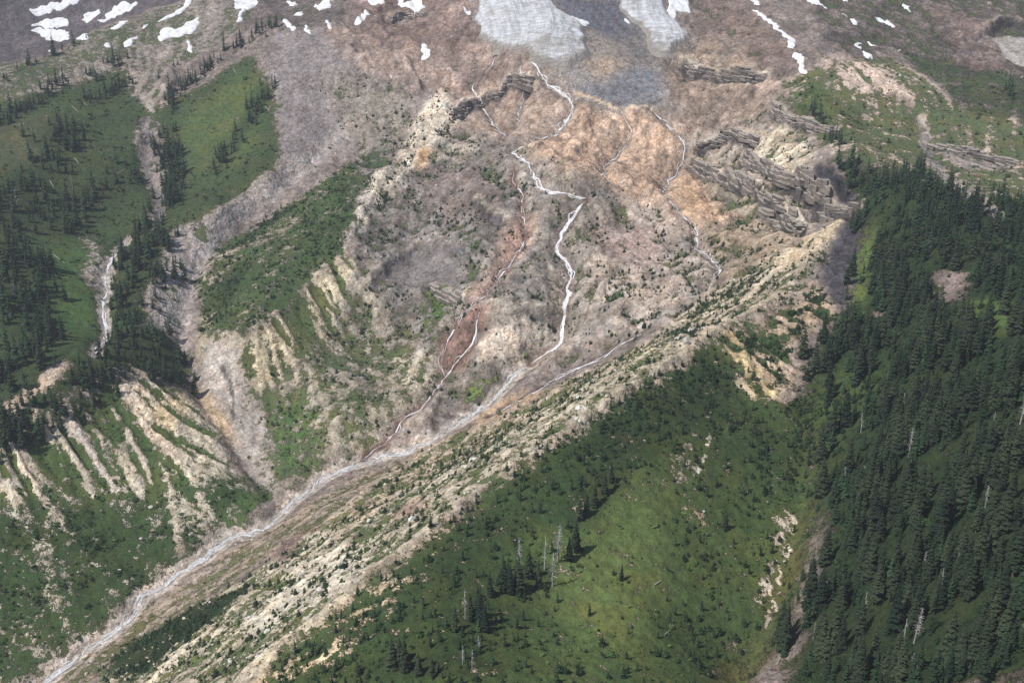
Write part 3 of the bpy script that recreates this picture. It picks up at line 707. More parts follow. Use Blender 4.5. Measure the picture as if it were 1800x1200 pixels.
rough_h = rocky * BLOCK * 0.62 + FLOW * (fbm(GX + GY * 0.3, GY, 16, 3, 63, 0.6, True) * 3.2) + ROUGH * (1 - 0.5 * FLOW) * (fbm(GX, GY, 110, 2, 61, 0.5, True) * 6.5 + fbm(GX, GY, 42, 3, 67, 0.55, True) * 5.0)
near_water = np.zeros_like(ZB)
for pts, w, c, bank in WATER:
    sl, D = line_dist(water(pts), w * 3 + 14)
    near_water[sl] = np.maximum(near_water[sl], sstep(w * 2.2 + 8, w * 0.9, D))
nw2 = np.maximum(near_water, np.clip(blur(near_water, 12) * 1.6, 0, 1))
ZF = (ZB + (rough_h * (1 - nw2) + np.where(RIBS > 1.15, RIBS * (LC * 0.4 + LF * 0.62), RIBS * (LC * 0.9 + LF * 0.15))) * (1 - 0.92 * near_water)).astype(np.float32)
FINE = (0.12 + ROUGH * 0.88) * (1 - near_water)
GROUND *= (1 + np.clip(RIBS, 0, 1.6) * (0.03 * LF + 0.09 * LC))[..., None].clip(0.5, 1.5)
VEGM = VEG - np.where(RIBS > 1.15, 0.11 * LC + 0.21 * LF, 0.15 * LC + 0.05 * LF) * RIBS * (VEG > 0.02) - (rough_h * 0.03) * (VEG > 0.05) * (VEG < 0.9)
HOLLOW = np.clip(blur(ZF, 11) - ZF, -3, 3)
VEGM = VEGM + 0.085 * HOLLOW * (VEG > 0.1) * (VEG < 0.9)
VEGM = np.clip(VEGM, 0, 1.05).astype(np.float32)

def height(x, y):
    f = samp(FINE, x, y)
    return samp(ZF, x, y) + f * (fbm(x, y, 17, 3, 71, 0.55, True) * 2.6 + fbm(x, y, 5.5, 2, 75) * 1.3)

# ------------------------------------------------------------------ mesh and material helpers
def grid_mesh(name, X, Y, Z, keep=None, smooth=True):
    ny, nx = X.shape
    co = np.stack([X, Y, Z], -1).reshape(-1, 3).astype(np.float32)
    i = (np.arange(ny - 1)[:, None] * nx + np.arange(nx - 1)[None])
    if keep is not None:
        kq = keep[:-1, :-1] | keep[1:, :-1] | keep[:-1, 1:] | keep[1:, 1:]
        i = i[kq]
    i = i.ravel()
    q = np.stack([i, i + 1, i + 1 + nx, i + nx], 1)
    used = None
    if keep is not None:
        used = np.unique(q); remap = np.zeros(len(co), np.int64); remap[used] = np.arange(len(used))
        q = remap[q]; co = co[used]
    me = raw_mesh(name, co, q, smooth)
    return me, used

def raw_mesh(name, co, q, smooth=True):
    co = np.ascontiguousarray(co, np.float32); q = np.ascontiguousarray(q, np.int32)
    me = bpy.data.meshes.new(name)
    me.vertices.add(len(co)); me.vertices.foreach_set('co', co.ravel())
    me.loops.add(q.size); me.loops.foreach_set('vertex_index', q.ravel())
    me.polygons.add(len(q)); me.polygons.foreach_set('loop_start', np.arange(0, q.size, q.shape[1], dtype=np.int32))
    me.polygons.foreach_set('use_smooth', np.full(len(q), smooth))
    me.update(calc_edges=True)
    return me

def set_attr(me, name, kind, arr):
    a = me.attributes.new(name, kind, 'POINT')
    key = {'FLOAT_COLOR': 'color', 'FLOAT': 'value', 'INT': 'value', 'FLOAT_VECTOR': 'vector'}[kind]
    a.data.foreach_set(key, np.ascontiguousarray(arr).ravel())

class NT:
    """thin helper round a node tree"""
    def __init__(self, name):
        self.m = bpy.data.materials.new(name); self.m.use_nodes = True
        self.t = self.m.node_tree; self.b = self.t.nodes['Principled BSDF']
        self.b.inputs['Roughness'].default_value = 0.95
        self.b.inputs['Specular IOR Level'].default_value = 0.15
    def node(self, typ, **kw):
        n = self.t.nodes.new(typ)
        for k, v in kw.items():
            setattr(n, k, v)
        return n
    def link(self, a, b):
        self.t.links.new(a, b)
    def put(self, sock, v):
        if hasattr(v, 'is_output'):
            self.link(v, sock)
        else:
            sock.default_value = v
    def math(self, op, a, b=0.0, c=0.0, clamp=False):
        n = self.node('ShaderNodeMath', operation=op, use_clamp=clamp)
        for s, v in zip(n.inputs, (a, b, c)):
            self.put(s, v)
        return n.outputs[0]
    def mix(self, f, a, b, blend='MIX'):
        n = self.node('ShaderNodeMix', data_type='RGBA', blend_type=blend)
        self.put(n.inputs['Factor'], f)
        self.put(n.inputs[6], a if hasattr(a, 'is_output') else (*a, 1)); self.put(n.inputs[7], b if hasattr(b, 'is_output') else (*b, 1))
        return n.outputs[2]
    def scale(self, col, f):
        n = self.node('ShaderNodeVectorMath', operation='SCALE')
        self.put(n.inputs[0], col); self.put(n.inputs['Scale'], f)
        return n.outputs[0]
    def noise(self, vec, scale, detail=3, rough=0.55, out='Fac'):
        n = self.node('ShaderNodeTexNoise'); self.put(n.inputs['Vector'], vec)
        n.inputs['Scale'].default_value = scale; n.inputs['Detail'].default_value = detail; n.inputs['Roughness'].default_value = rough
        return n.outputs[out]
    def ramp(self, fac, lo, hi, a=0.0, b=1.0):
        n = self.node('ShaderNodeMapRange', interpolation_type='SMOOTHSTEP')
        self.put(n.inputs[0], fac); n.inputs[1].default_value = lo; n.inputs[2].default_value = hi; n.inputs[3].default_value = a; n.inputs[4].default_value = b
        return n.outputs[0]
    def attr(self, name, typ='GEOMETRY'):
        return self.node('ShaderNodeAttribute', attribute_name=name, attribute_type=typ)
    def pos(self):
        return self.node('ShaderNodeNewGeometry').outputs['Position']
    def bump(self, h, strength, dist):
        n = self.node('ShaderNodeBump'); n.inputs['Strength'].default_value = strength; n.inputs['Distance'].default_value = dist
        self.link(h, n.inputs['Height']); self.link(n.outputs[0], self.b.inputs['Normal'])

def add(name, me, mats, kind=None, label=None, cat=None, group=None, parent=None, loc=None):
    o = bpy.data.objects.new(name, me)
    for m in (mats if isinstance(mats, (list, tuple)) else [mats]):
        if m is not None and me is not None and m.name not in me.materials:
            me.materials.append(m)
    COL.objects.link(o)
    if kind: o['kind'] = kind
    if label: o['label'] = label
    if cat: o['category'] = cat
    if group: o['group'] = group
    if parent is not None: o.parent = parent
    if loc is not None: o.location = loc
    return o

# ground material: rock, gravel and low plants from the map, broken up by noise
def ground_material():
    t = NT('ground'); p = t.pos()
    ag = t.attr('ground_cover'); av = t.attr('plant_cover')
    nA = t.noise(p, 0.022, 3, 0.6); nB = t.noise(p, 0.16, 3, 0.62); nC = t.noise(p, 0.75, 2, 0.6); nD = t.noise(p, 0.075, 2, 0.6)
    def cells(scale, lo, hi):
        n = t.node('ShaderNodeTexVoronoi'); t.link(wp, n.inputs['Vector']); n.inputs['Scale'].default_value = scale
        sx = t.node('ShaderNodeSeparateColor'); t.link(n.outputs['Color'], sx.inputs[0])
        return t.ramp(sx.outputs[0], 0.0, 1.0, lo, hi), t.ramp(n.outputs['Distance'], 0.5, 0.9, 1.0, 0.72), n.outputs['Distance']
    nw = t.node('ShaderNodeTexNoise'); t.link(p, nw.inputs['Vector']); nw.inputs['Scale'].default_value = 0.2
    wv = t.node('ShaderNodeVectorMath', operation='MULTIPLY_ADD'); t.link(nw.outputs['Color'], wv.inputs[0]); wv.inputs[1].default_value = (5, 5, 5); t.link(p, wv.inputs[2]); wp = wv.outputs[0]
    c1, d1, q1 = cells(0.11, 0.87, 1.13); c2, d2, q2 = cells(0.30, 0.86, 1.14); c3, d3, q3 = cells(0.8, 0.9, 1.1)
    g = t.scale(ag.outputs['Color'], t.ramp(nA, 0.25, 0.75, 0.85, 1.15))
    g = t.scale(t.scale(t.scale(g, c1), c2), c3)
    g = t.scale(t.scale(g, d1), d2)
    g = t.scale(g, t.ramp(nB, 0.33, 0.67, 0.84, 1.18))
    g = t.scale(g, t.ramp(nC, 0.28, 0.72, 0.85, 1.15))
    g = t.mix(t.ramp(nD, 0.40, 0.68, 0, 0.6), g, t.mix(1.0, g, (1.06, 0.93, 0.84), 'MULTIPLY'))
    stone = t.ramp(q2, 0.22, 0.34, 1, 0)
    sc = t.math('MULTIPLY', stone, t.ramp(nB, 0.48, 0.62))
    g = t.mix(t.math('MULTIPLY', sc, 0.45), g, t.scale(g, 1.45))
    wet_and_crack = t.math('MULTIPLY', av.outputs['Alpha'], t.ramp(nC, 0.3, 0.6, 0.5, 1.0))
    g = t.mix(wet_and_crack, g, t.mix(1.0, g, (0.24, 0.20, 0.19), 'MULTIPLY'))
    v = t.scale(av.outputs['Color'], t.ramp(nB, 0.25, 0.75, 0.72, 1.24))
    v = t.scale(v, t.ramp(nC, 0.2, 0.8, 0.72, 1.24))
    v = t.mix(t.ramp(nA, 0.42, 0.66, 0, 0.8), v, t.mix(1.0, v, (1.42, 1.08, 0.95), 'MULTIPLY'))
    brk = t.math('ADD', t.math('MULTIPLY', t.math('SUBTRACT', nB, 0.5), 2.1), t.math('MULTIPLY', t.math('SUBTRACT', nC, 0.5), 1.3))
    brk = t.math('ADD', brk, t.math('MULTIPLY', t.math('SUBTRACT', nD, 0.5), 1.1))
    m = t.ramp(t.math('ADD', ag.outputs['Alpha'], brk), 0.38, 0.62)
    c = t.mix(m, g, v)
    t.link(c, t.b.inputs['Base Color'])
    h = t.math('ADD', t.math('MULTIPLY', nB, 1.4), t.math('MULTIPLY', nC, 0.5))
    inv = t.math('SUBTRACT', 1.0, m)
    h = t.math('SUBTRACT', h, t.math('MULTIPLY', inv, t.math('ADD', t.math('MULTIPLY', q1, 2.0), t.math('ADD', t.math('MULTIPLY', q2, 0.9), t.math('MULTIPLY', q3, 0.2)))))
    h = t.math('ADD', h, t.math('MULTIPLY', m, 0.5))
    t.bump(h, 0.9, 1.0)
    return t.m
M_GROUND = ground_material()
WET_AND_CRACK = np.maximum(WET_AND_CRACK, CRACK * 0.7 * (VEG < 0.85))  # joints between outcrop blocks darkened through the same mask as the wet banks

# ------------------------------------------------------------------ the ground
NYM, NXM = 1120, 960
tt = np.linspace(0, 1, NYM)[:, None]; ss = np.linspace(-1, 1, NXM)[None]
YM = np.repeat(300.0 * (3300.0 / 300.0) ** tt, NXM, 1); XM = ss * (0.45 * YM + 150.0)
ZM = height(XM, YM)
me, _ = grid_mesh('terrain', XM, YM, ZM)
jx = XM + fbm(XM, YM, 10, 2, 77) * 5; jy = YM + fbm(XM, YM, 10, 2, 79) * 5
gc = np.empty((XM.size, 4), np.float32); gc[:, :3] = samp(GROUND, jx, jy).reshape(-1, 3); gc[:, 3] = samp(VEGM, jx, jy).ravel()
vc = np.empty((XM.size, 4), np.float32); vc[:, :3] = samp(VCOL, jx, jy).reshape(-1, 3); vc[:, 3] = samp(WET_AND_CRACK, XM, YM).ravel()
set_attr(me, 'ground_cover', 'FLOAT_COLOR', gc); set_attr(me, 'plant_cover', 'FLOAT_COLOR', vc)
add('terrain', me, M_GROUND, kind='structure', label='steep glacial valley of bare rock, moraine and green slopes')
print('ground', round(time.time() - T0, 1))

# ------------------------------------------------------------------ water
def water_material(name, foam, deep, cover):
    t = NT(name)
    uv = t.attr('along').outputs['Vector']
    mp = t.node('ShaderNodeMapping'); t.link(uv, mp.inputs[0]); mp.inputs['Scale'].default_value = (0.10, 0.55, 1.0)
    n = t.noise(mp.outputs[0], 1.0, 5, 0.68); n2 = t.noise(t.pos(), 0.45, 3, 0.6)
    f = t.ramp(t.math('ADD', t.math('MULTIPLY', n, 0.7), t.math('MULTIPLY', n2, 0.3)), 0.56 - cover * 0.16, 0.66 - cover * 0.16)
    c = t.mix(f, deep, foam)
    rk = t.ramp(t.noise(t.pos(), 0.6, 3, 0.65), 0.60, 0.66)
    c = t.mix(t.math('MULTIPLY', rk, 0.75), c, (0.12, 0.105, 0.095))
    t.link(c, t.b.inputs['Base Color'])
    t.b.inputs['Roughness'].default_value = 0.5; t.b.inputs['Specular IOR Level'].default_value = 0.3
    t.bump(n, 0.5, 0.5)
    return t.m
M_RIVER = water_material('creek_water', (0.72, 0.72, 0.71), (0.42, 0.405, 0.39), 0.6)
M_FALL = water_material('white_water', (0.80, 0.80, 0.80), (0.42, 0.40, 0.39), 0.9)
M_RILL = water_material('rill_water', (0.80, 0.79, 0.78), (0.46, 0.44, 0.425), 0.85)

def ribbon(P, width, seed, wander, lift, wave=22.0):
    """strip of water that follows a line on the map and lies on the ground"""
    seg = np.hypot(*(P[1:] - P[:-1]).T); L = np.concatenate([[0], np.cumsum(seg)])
    n = max(4, int(L[-1] / 2.2)); t = np.linspace(0, L[-1], n)
    x = np.interp(t, L, P[:, 0]); y = np.interp(t, L, P[:, 1])
    dx = np.gradient(x); dy = np.gradient(y); d = np.hypot(dx, dy) + 1e-6
    nx, ny = -dy / d, dx / d
    off = wander * (perlin(t / wave, t * 0 + seed * 3.7, seed) * 1.8 + perlin(t / (wave * 0.35), t * 0 + seed, seed + 5) * 0.5)
    fade = np.clip(np.minimum(t, L[-1] - t) / 12.0, 0.0, 1.0)
    x = x + nx * off * fade; y = y + ny * off * fade
    w = width * (0.75 + 0.9 * perlin(t / 17.0, t * 0 + seed * 1.3, seed + 9) + 0.35 * perlin(t / 5.0, t * 0, seed + 4))
    w = w * np.clip(0.7 + 1.7 * perlin(t / 38.0, t * 0 + seed, seed + 14), 0.2, 1.5)
    w = np.maximum(w, width * 0.12) * (0.25 + 0.75 * fade)
    dip = np.minimum(0, (perlin(t / 13.0, t * 0 + seed * 2.1, seed + 21) + 0.12) * 5.0) * fade
    K = 5
    co = []; uv = []
    for k in range(K):
        s_ = (k / (K - 1) - 0.5) * 2
        X = x + nx * w * s_ * 0.5; Y = y + ny * w * s_ * 0.5
        co.append(np.stack([X, Y, height(X, Y) + lift - 0.35 * s_ * s_ + dip * (1 if width < 6 else 0.25)], 1)); uv.append(np.stack([t, s_ * w * 0.5, np.full(n, seed)], 1))
    co = np.stack(co, 1).reshape(-1, 3); uv = np.stack(uv, 1).reshape(-1, 3)
    i = (np.arange(n - 1)[:, None] * K + np.arange(K - 1)[None]).ravel()
    return co, np.stack([i, i + 1, i + K + 1, i + K], 1), uv

def stream(name, pts, strands, mat, label):
    strands = [(w * (1.25 if mat is not M_RILL else 1.0), a, b, c) for w, a, b, c in strands]
    P = water(pts)
    cs, qs, us, base = [], [], [], 0
    for k, (w, wander, a, b) in enumerate(strands):
        n = len(P); Q = P[int(a * (n - 1)):int(b * (n - 1)) + 1]
        co, q, uv = ribbon(Q, w, k * 7 + len(pts), wander, 0.75 - 0.03 * k)
        cs.append(co); qs.append(q + base); us.append(uv); base += len(co)
    me = raw_mesh(name, np.concatenate(cs), np.concatenate(qs))
    set_attr(me, 'along', 'FLOAT_VECTOR', np.concatenate(us).astype(np.float32))
    return add(name, me, mat, kind='structure', label=label)

stream('creek', RIVER, [(4.6, 1.5, 0, 1), (3.0, 5.0, 0.0, 1.0), (2.4, 7.5, 0.05, 0.95), (1.8, 9, 0.25, 0.75), (1.5, 11, 0.4, 0.64), (1.6, 8.5, 0.0, 0.4)], M_RIVER, 'pale braided creek running down the valley floor')
stream('waterfall', FALLS, [(4.8, 0.8, 0, 1), (2.8, 4.0, 0.05, 0.9), (2.0, 6.0, 0.1, 0.75), (1.6, 7.0, 0.4, 0.97)], M_FALL, 'white cascade tumbling over the pale central rock knob')
stream('meltwater_stream', UPPER, [(3.4, 1.0, 0, 1), (2.2, 5.0, 0.0, 0.45), (1.6, 7.5, 0.05, 0.4), (1.6, 6.5, 0.45, 0.95), (1.3, 8, 0.5, 0.85), (1.4, 6, 0.7, 1)], M_FALL, 'meltwater stream from the toe of the larger glacier to the cascade')
stream('meltwater_stream', LEFTFALL, [(2.0, 0.8, 0, 1), (1.2, 4, 0.05, 0.7), (0.9, 6, 0.2, 0.6)], M_RILL, 'thin waterfall over the dark rock step left of the basin')
stream('meltwater_stream', MIDFALL, [(1.7, 0.8, 0, 1), (1.2, 5, 0.1, 0.9), (0.9, 7, 0.1, 0.6)], M_RILL, 'short rill falling between two dark ledges under the ice')
stream('meltwater_stream', RIGHT1, [(2.0, 0.8, 0, 1), (1.2, 4, 0.2, 0.8), (0.9, 6, 0.4, 0.9)], M_RILL, 'rill winding through the middle of the orange basin')
stream('meltwater_stream', RIGHT2, [(2.4, 1.2, 0, 1), (1.5, 5, 0.05, 0.5), (1.2, 7, 0.1, 0.4), (1.2, 5, 0.6, 1)], M_RILL, 'stream along the right edge of the orange basin below the cliffs')
stream('side_stream', RIGHT3, [(2.6, 1.0, 0, 1), (1.5, 4, 0.05, 0.9), (1.1, 6, 0.4, 0.9)], M_FALL, 'side stream joining the creek from behind the moraine')
stream('rust_edged_rill', RED1, [(1.7, 1.5, 0, 1), (1.2, 5.5, 0.02, 0.6), (1.0, 7.5, 0.1, 0.5), (1.0, 6, 0.3, 0.8)], M_RILL, 'rust edged rill down the centre, left of the white cascade')
stream('rust_edged_rill', RED2, [(2.4, 1.2, 0, 1), (1.3, 5, 0.1, 0.9), (1.0, 7, 0.55, 0.95)], M_RILL, 'rust edged rill on the lower slope reaching the valley floor')
stream('forest_creek', LCREEK, [(3.0, 1.0, 0, 1), (1.5, 4.5, 0.1, 0.9)], M_FALL, 'white creek in the wooded side valley at the left')

# ------------------------------------------------------------------ ice and snow
def ice_material():
    t = NT('glacier_ice'); p = t.pos()
    d = t.attr('dirt').outputs['Fac']
    mp = t.node('ShaderNodeMapping'); t.link(t.attr('flow').outputs['Vector'], mp.inputs[0]); mp.inputs['Scale'].default_value = (0.16, 0.012, 1)
    st = t.noise(mp.outputs[0], 1.0, 6, 0.7); n = t.noise(p, 0.05, 5, 0.65); n2 = t.noise(p, 0.4, 3, 0.6)
    c = t.mix(t.ramp(st, 0.30, 0.74), (0.76, 0.77, 0.79), (0.46, 0.46, 0.46))
    c = t.mix(t.ramp(n, 0.42, 0.72, 0, 0.55), c, (0.40, 0.39, 0.375))
    c = t.mix(t.ramp(n2, 0.35, 0.7, 0, 0.35), c, (0.52, 0.52, 0.52))
    k = t.ramp(t.math('ADD', d, t.math('MULTIPLY', t.math('SUBTRACT', n, 0.5), 1.3)), 0.35, 0.95)
    k = t.math('MAXIMUM', k, t.math('MULTIPLY', t.ramp(st, 0.58, 0.74), 0.4))
    k = t.math('MAXIMUM', k, t.math('MULTIPLY', t.ramp(t.noise(p, 0.018, 4, 0.7), 0.5, 0.68), 0.6))
    c = t.mix(k, c, (0.32, 0.29, 0.255))
    t.link(c, t.b.inputs['Base Color']); t.b.inputs['Roughness'].default_value = 0.75
    cr = t.node('ShaderNodeTexVoronoi', feature='DISTANCE_TO_EDGE'); mq = t.node('ShaderNodeMapping'); t.link(p, mq.inputs[0]); mq.inputs['Scale'].default_value = (0.018, 0.12, 0.12); t.link(mq.outputs[0], cr.inputs['Vector']); cr.inputs['Scale'].default_value = 1.0
    ck = t.ramp(t.math('ADD', cr.outputs['Distance'], t.math('MULTIPLY', t.math('SUBTRACT', n2, 0.5), 0.25)), 0.0, 0.10, 0.80, 1.0)
    t.link(t.scale(c, ck), t.b.inputs['Base Color'])
    t.bump(t.math('ADD', t.math('ADD', st, t.math('MULTIPLY', n2, 0.5)), ck), 1.0, 2.5)
    return t.m
def snow_material():
    t = NT('old_snow'); p = t.pos()
    n = t.noise(p, 0.12, 4, 0.6); n2 = t.noise(p, 0.5, 2)
    c = t.mix(t.ramp(n, 0.40, 0.70, 0, 0.75), (0.82, 0.825, 0.835), (0.60, 0.575, 0.55))
    t.link(c, t.b.inputs['Base Color']); t.b.inputs['Roughness'].default_value = 0.8
    t.bump(t.math('ADD', n, n2), 0.3, 0.6)
    return t.m
M_ICE = ice_material(); M_SNOW = snow_material()

def drape(poly, step, thick, warp, edge):
    P = at(densify(poly, 5, True))
    x0, y0 = P.min(0) - edge - 8; x1, y1 = P.max(0) + edge + 8
    X, Y = np.meshgrid(np.arange(x0, x1, step), np.arange(y0, y1, step))
    wx = X + fbm(X, Y, 22, 3, 81, 0.6) * warp; wy = Y + fbm(X, Y, 22, 3, 87, 0.6) * warp * 1.5
    ins = np.zeros(X.shape, bool); n = len(P)
    for k in range(n):
        a = P[k]; b = P[(k + 1) % n]
        if a[1] != b[1]:
            ins ^= ((a[1] > wy) != (b[1] > wy)) & (wx < (b[0] - a[0]) * (wy - a[1]) / (b[1] - a[1]) + a[0])
    M = ins.astype(np.float32)
    r = max(1, int(round(edge / step)))
    for ax in (0, 1):
        for _ in range(2):
            Pd = np.pad(M, [(r, r) if ax == 0 else (0, 0), (r, r) if ax == 1 else (0, 0)])
            C = np.cumsum(Pd, ax); C = np.concatenate([np.zeros_like(np.take(C, [0], ax)), C], ax); m_ = M.shape[ax]
            M = (np.take(C, range(2 * r + 1, 2 * r + 1 + m_), ax) - np.take(C, range(m_), ax)) / (2 * r + 1)
    return X, Y, M

def snow_patch(poly, label):
    X, Y, M = drape(poly, 1.7, 1.4, 13.0, 1.7)
    t = sstep(0.2, 0.62, M)
    Z = height(X, Y)
    Zs = Z - 1.2 + t * 2.6
    me, _ = grid_mesh('snow_patch', X, Y, Zs, M > 0.12)
    if len(me.polygons) == 0:
        return
    add('snow_patch', me, M_SNOW, label=label, cat='snow patch', group='late summer snow patches')

ICEBED = blur(ZF, 12) + 2.0
def glacier(poly, label, toe):
    X, Y, M = drape(poly, 2.6, 10, 42.0, 7.0)
    t = sstep(0.10, 0.75, M)
    Z = np.maximum(samp(ZB, X, Y), samp(ICEBED, X, Y))
    Zs = Z - 4 + t * 11.5 + (perlin(X / 40, Y / 120, 4) * 4 + perlin(X / 12, Y / 60, 6) * 1.6 + perlin(X / 5.0, Y / 14.0, 8) * 0.9 - np.abs(perlin(X / 30.0, Y / 11.0, 17)) * 4.0 - np.abs(perlin(X / 9.0, Y / 40.0, 19)) * 3.0) * t
    me, used = grid_mesh('glacier', X, Y, Zs, M > 0.06)
    T = at([toe])[0]
    rim = 1 - sstep(0.1, 0.8, M)
    dirt = 1.35 * rim + 0.72 * np.exp(-(np.hypot(X - T[0], (Y - T[1]) * 0.8) / 95.0) ** 2)
    set_attr(me, 'dirt', 'FLOAT', dirt.ravel()[used].astype(np.float32))
    a = X + perlin(X / 150, Y / 150, 3) * 45
    set_attr(me, 'flow', 'FLOAT_VECTOR', np.stack([a, Y, Y * 0], -1).reshape(-1, 3)[used].astype(np.float32))
    add('glacier', me, M_ICE, label=label, cat='glacier', group='glacier tongues at the head of the valley')

glacier([(812,-30),(822,0),(838,20),(844,51),(853,69),(869,84),(889,86),(907,98),(918,100),(920,89),(928,82),(936,91),(939,107),(956,124),(973,124),(996,116),(1024,106),(1033,84),(1025,62),(1009,44),(982,24),(968,7),(960,-30)],
        'wide grey streaked glacier tongue at the top centre with dirty toe', (985,105))
glacier([(1080,-30),(1089,0),(1098,22),(1107,40),(1140,56),(1144,76),(1151,96),(1160,110),(1169,104),(1189,88),(1209,66),(1189,42),(1172,27),(1163,7),(1160,-30)],
        'narrow pale glacier tongue right of the bare rock slab', (1160,105))

SNOW = [
    ([(55,20),(70,13),(100,10),(130,-8),(150,-8),(127,12),(90,23),(68,31),(57,27)], 'long upper snow bank in the top left corner'),
    ([(53,47),(77,38),(103,33),(120,37),(121,50),(93,52),(67,49)], 'middle one of the three stacked snow banks at the far left'),
    ([(51,53),(87,54),(120,59),(123,73),(103,72),(73,65)], 'lowest of the three stacked snow banks at the far left'),
    ([(144,38),(150,27),(177,22),(178,28),(157,41)], 'short snow patch right of the stacked snow banks'),
    ([(168,43),(190,33),(185,27),(200,15),(243,8),(242,15),(207,32),(180,43)], 'long ragged snow streak on the grey slope behind the left ridge'),
    ([(197,52),(213,41),(227,39),(207,54)], 'small slanting snow patch just behind the left ridge line'),
    ([(247,50),(277,38),(300,28),(322,14),(333,-6),(339,0),(322,23),(293,35),(267,43),(250,52)], 'thin snow band running up the left ridge crest to the top edge'),
    ([(278,67),(287,52),(320,50),(333,40),(352,33),(340,62),(313,65),(287,73)], 'largest snow patch on the green left ridge'),
    ([(213,87),(223,75),(243,67),(230,80)], 'narrow snow patch on the left ridge below its largest patch'),
    ([(183,80),(194,78),(192,86),(184,85)], 'small square snow patch on the grassy left ridge'),
    ([(328,73),(333,75),(338,88),(333,97)], 'small upright snow patch right of the largest ridge patch'),
    ([(85,94),(97,86),(98,95)], 'tiny snow patch behind the trees of the left skyline'),
    ([(131,73),(153,63),(153,73)], 'snow patch touching the left skyline ridge from behind'),
    ([(411,-8),(452,-8),(453,12),(433,20),(421,43),(417,40),(427,20),(415,17)], 'hooked snow patch in the gully at the top edge'),
    ([(493,37),(507,42),(519,55),(517,59),(497,43)], 'slanting snow sliver on the mauve slope below a smaller one'),
    ([(531,47),(547,55),(553,63),(543,60)], 'thin snow sliver right of the slanting one'),
    ([(501,3),(522,13),(517,17),(502,8)], 'snow sliver near the top edge right of the hooked patch'),
    ([(518,23),(532,25),(530,33),(520,32)], 'round little snow spot on the mauve slope'),
    ([(552,13),(563,15),(573,3),(584,8),(582,18),(563,25)], 'forked snow patch near the top edge on the mauve slope'),
    ([(573,42),(581,43),(584,55),(577,53)], 'small upright snow spot under the forked patch'),
    ([(643,7),(675,2),(673,12),(663,17),(650,14)], 'oval snow patch on brown rock at the top edge'),
    ([(700,3),(723,10),(740,3),(748,20),(737,25),(710,15)], 'bow shaped snow patch above the brown slope'),
    ([(643,28),(662,33),(660,37),(645,38),(633,52),(625,48),(637,39)], 'bent snow patch below the oval one on brown rock'),
    ([(738,83),(747,85),(757,97),(748,113),(742,110),(743,93)], 'lone snow patch in the reddish hollow left of the glacier'),
    ([(815,23),(827,25),(828,32),(817,30)], 'small snow patch hugging the left side of the glacier'),
    ([(797,-2),(813,5),(812,10),(800,6)], 'snow sliver at the top edge just left of the glacier'),
    ([(680,137),(690,141),(687,146)], 'lowest tiny snow spot on the slope left of the glacier'),
    ([(977,23),(1003,33),(1037,43),(1017,49),(997,37)], 'snow wedge between the glacier and the dark rock slab'),
    ([(1092,32),(1112,45),(1100,43)], 'snow sliver at the left edge of the narrow glacier'),
    ([(1168,-8),(1205,-8),(1216,28),(1205,25),(1190,22),(1187,35),(1172,28),(1175,15)], 'bright snow field right of the narrow glacier'),
    ([(1321,21),(1333,25),(1357,40),(1380,60),(1397,75),(1395,94),(1387,93),(1383,83),(1385,78),(1367,55),(1340,35)], 'long curved snow strip along the cliff rim at upper right'),
    ([(1393,102),(1404,101),(1418,132),(1408,134)], 'detached lower end of the curved snow strip on the cliff rim'),
    ([(1320,6),(1328,4),(1335,13),(1325,13)], 'small snow patch above the curved snow strip'),
    ([(1417,2),(1430,3),(1460,20),(1493,35),(1507,56),(1500,52),(1490,38),(1460,25),(1433,14)], 'long thin snow line descending right of the curved strip'),
    ([(1470,2),(1493,9),(1480,9)], 'short snow dash near the top edge at upper right'),
    ([(1535,30),(1550,33),(1567,47),(1572,55),(1563,52),(1547,38)], 'slanting snow patch on the stony alp at upper right'),
    ([(1583,8),(1593,15),(1602,29),(1597,25)], 'rightmost thin snow streak on the brown slope'),
    ([(1499,82),(1512,82),(1514,89),(1504,88)], 'small snow patch on the alp above the pale gravel band'),
    ([(1516,96),(1525,97),(1534,108),(1525,108)], 'small snow patch at the upper edge of the pale gravel band'),
    ([(1528,77),(1547,86),(1533,84)], 'thin snow dash on the alp right of the two small patches'),
]
for poly, label in SNOW:
    snow_patch(poly, label)
print('water and ice', round(time.time() - T0, 1))

# ------------------------------------------------------------------ plants
def foliage_material(name, base, instanced, dark=1.0):
    t = NT(name)
    n = t.noise(t.pos(), 0.9, 2, 0.6)
    if instanced:
        c = t.attr('tint', 'INSTANCER').outputs['Color']
    else:
        r = t.node('ShaderNodeObjectInfo').outputs['Random']
        c = t.mix(r, base[0], base[1])
    c = t.scale(c, t.ramp(n, 0.25, 0.75, 0.62 * dark, 1.45 * dark))
    t.link(c, t.b.inputs['Base Color'])
    t.b.inputs['Roughness'].default_value = 0.85; t.b.inputs['Specular IOR Level'].default_value = 0.12
    return t.m
def bark_material(name, a, b):
    t = NT(name); p = t.node('ShaderNodeTexCoord').outputs['Object']
    mp = t.node('ShaderNodeMapping'); t.link(p, mp.inputs[0]); mp.inputs['Scale'].default_value = (3, 3, 0.5)
    t.link(t.mix(t.ramp(t.noise(mp.outputs[0], 1.5, 4, 0.65), 0.3, 0.7), a, b), t.b.inputs['Base Color'])
    return t.m
M_CROWN = foliage_material('conifer_needles', ((0.013, 0.024, 0.014), (0.042, 0.055, 0.028)), False)
M_FOREST = foliage_material('forest_needles', None, True)
M_SHRUB = foliage_material('shrub_leaves', None, True)
M_BARK = bark_material('bark', (0.09, 0.075, 0.06), (0.19, 0.17, 0.15))
M_SNAG = bark_material('bleached_wood', (0.30, 0.285, 0.26), (0.52, 0.50, 0.47))
M_LOG = bark_material('pale_log', (0.36, 0.33, 0.28), (0.58, 0.54, 0.47))

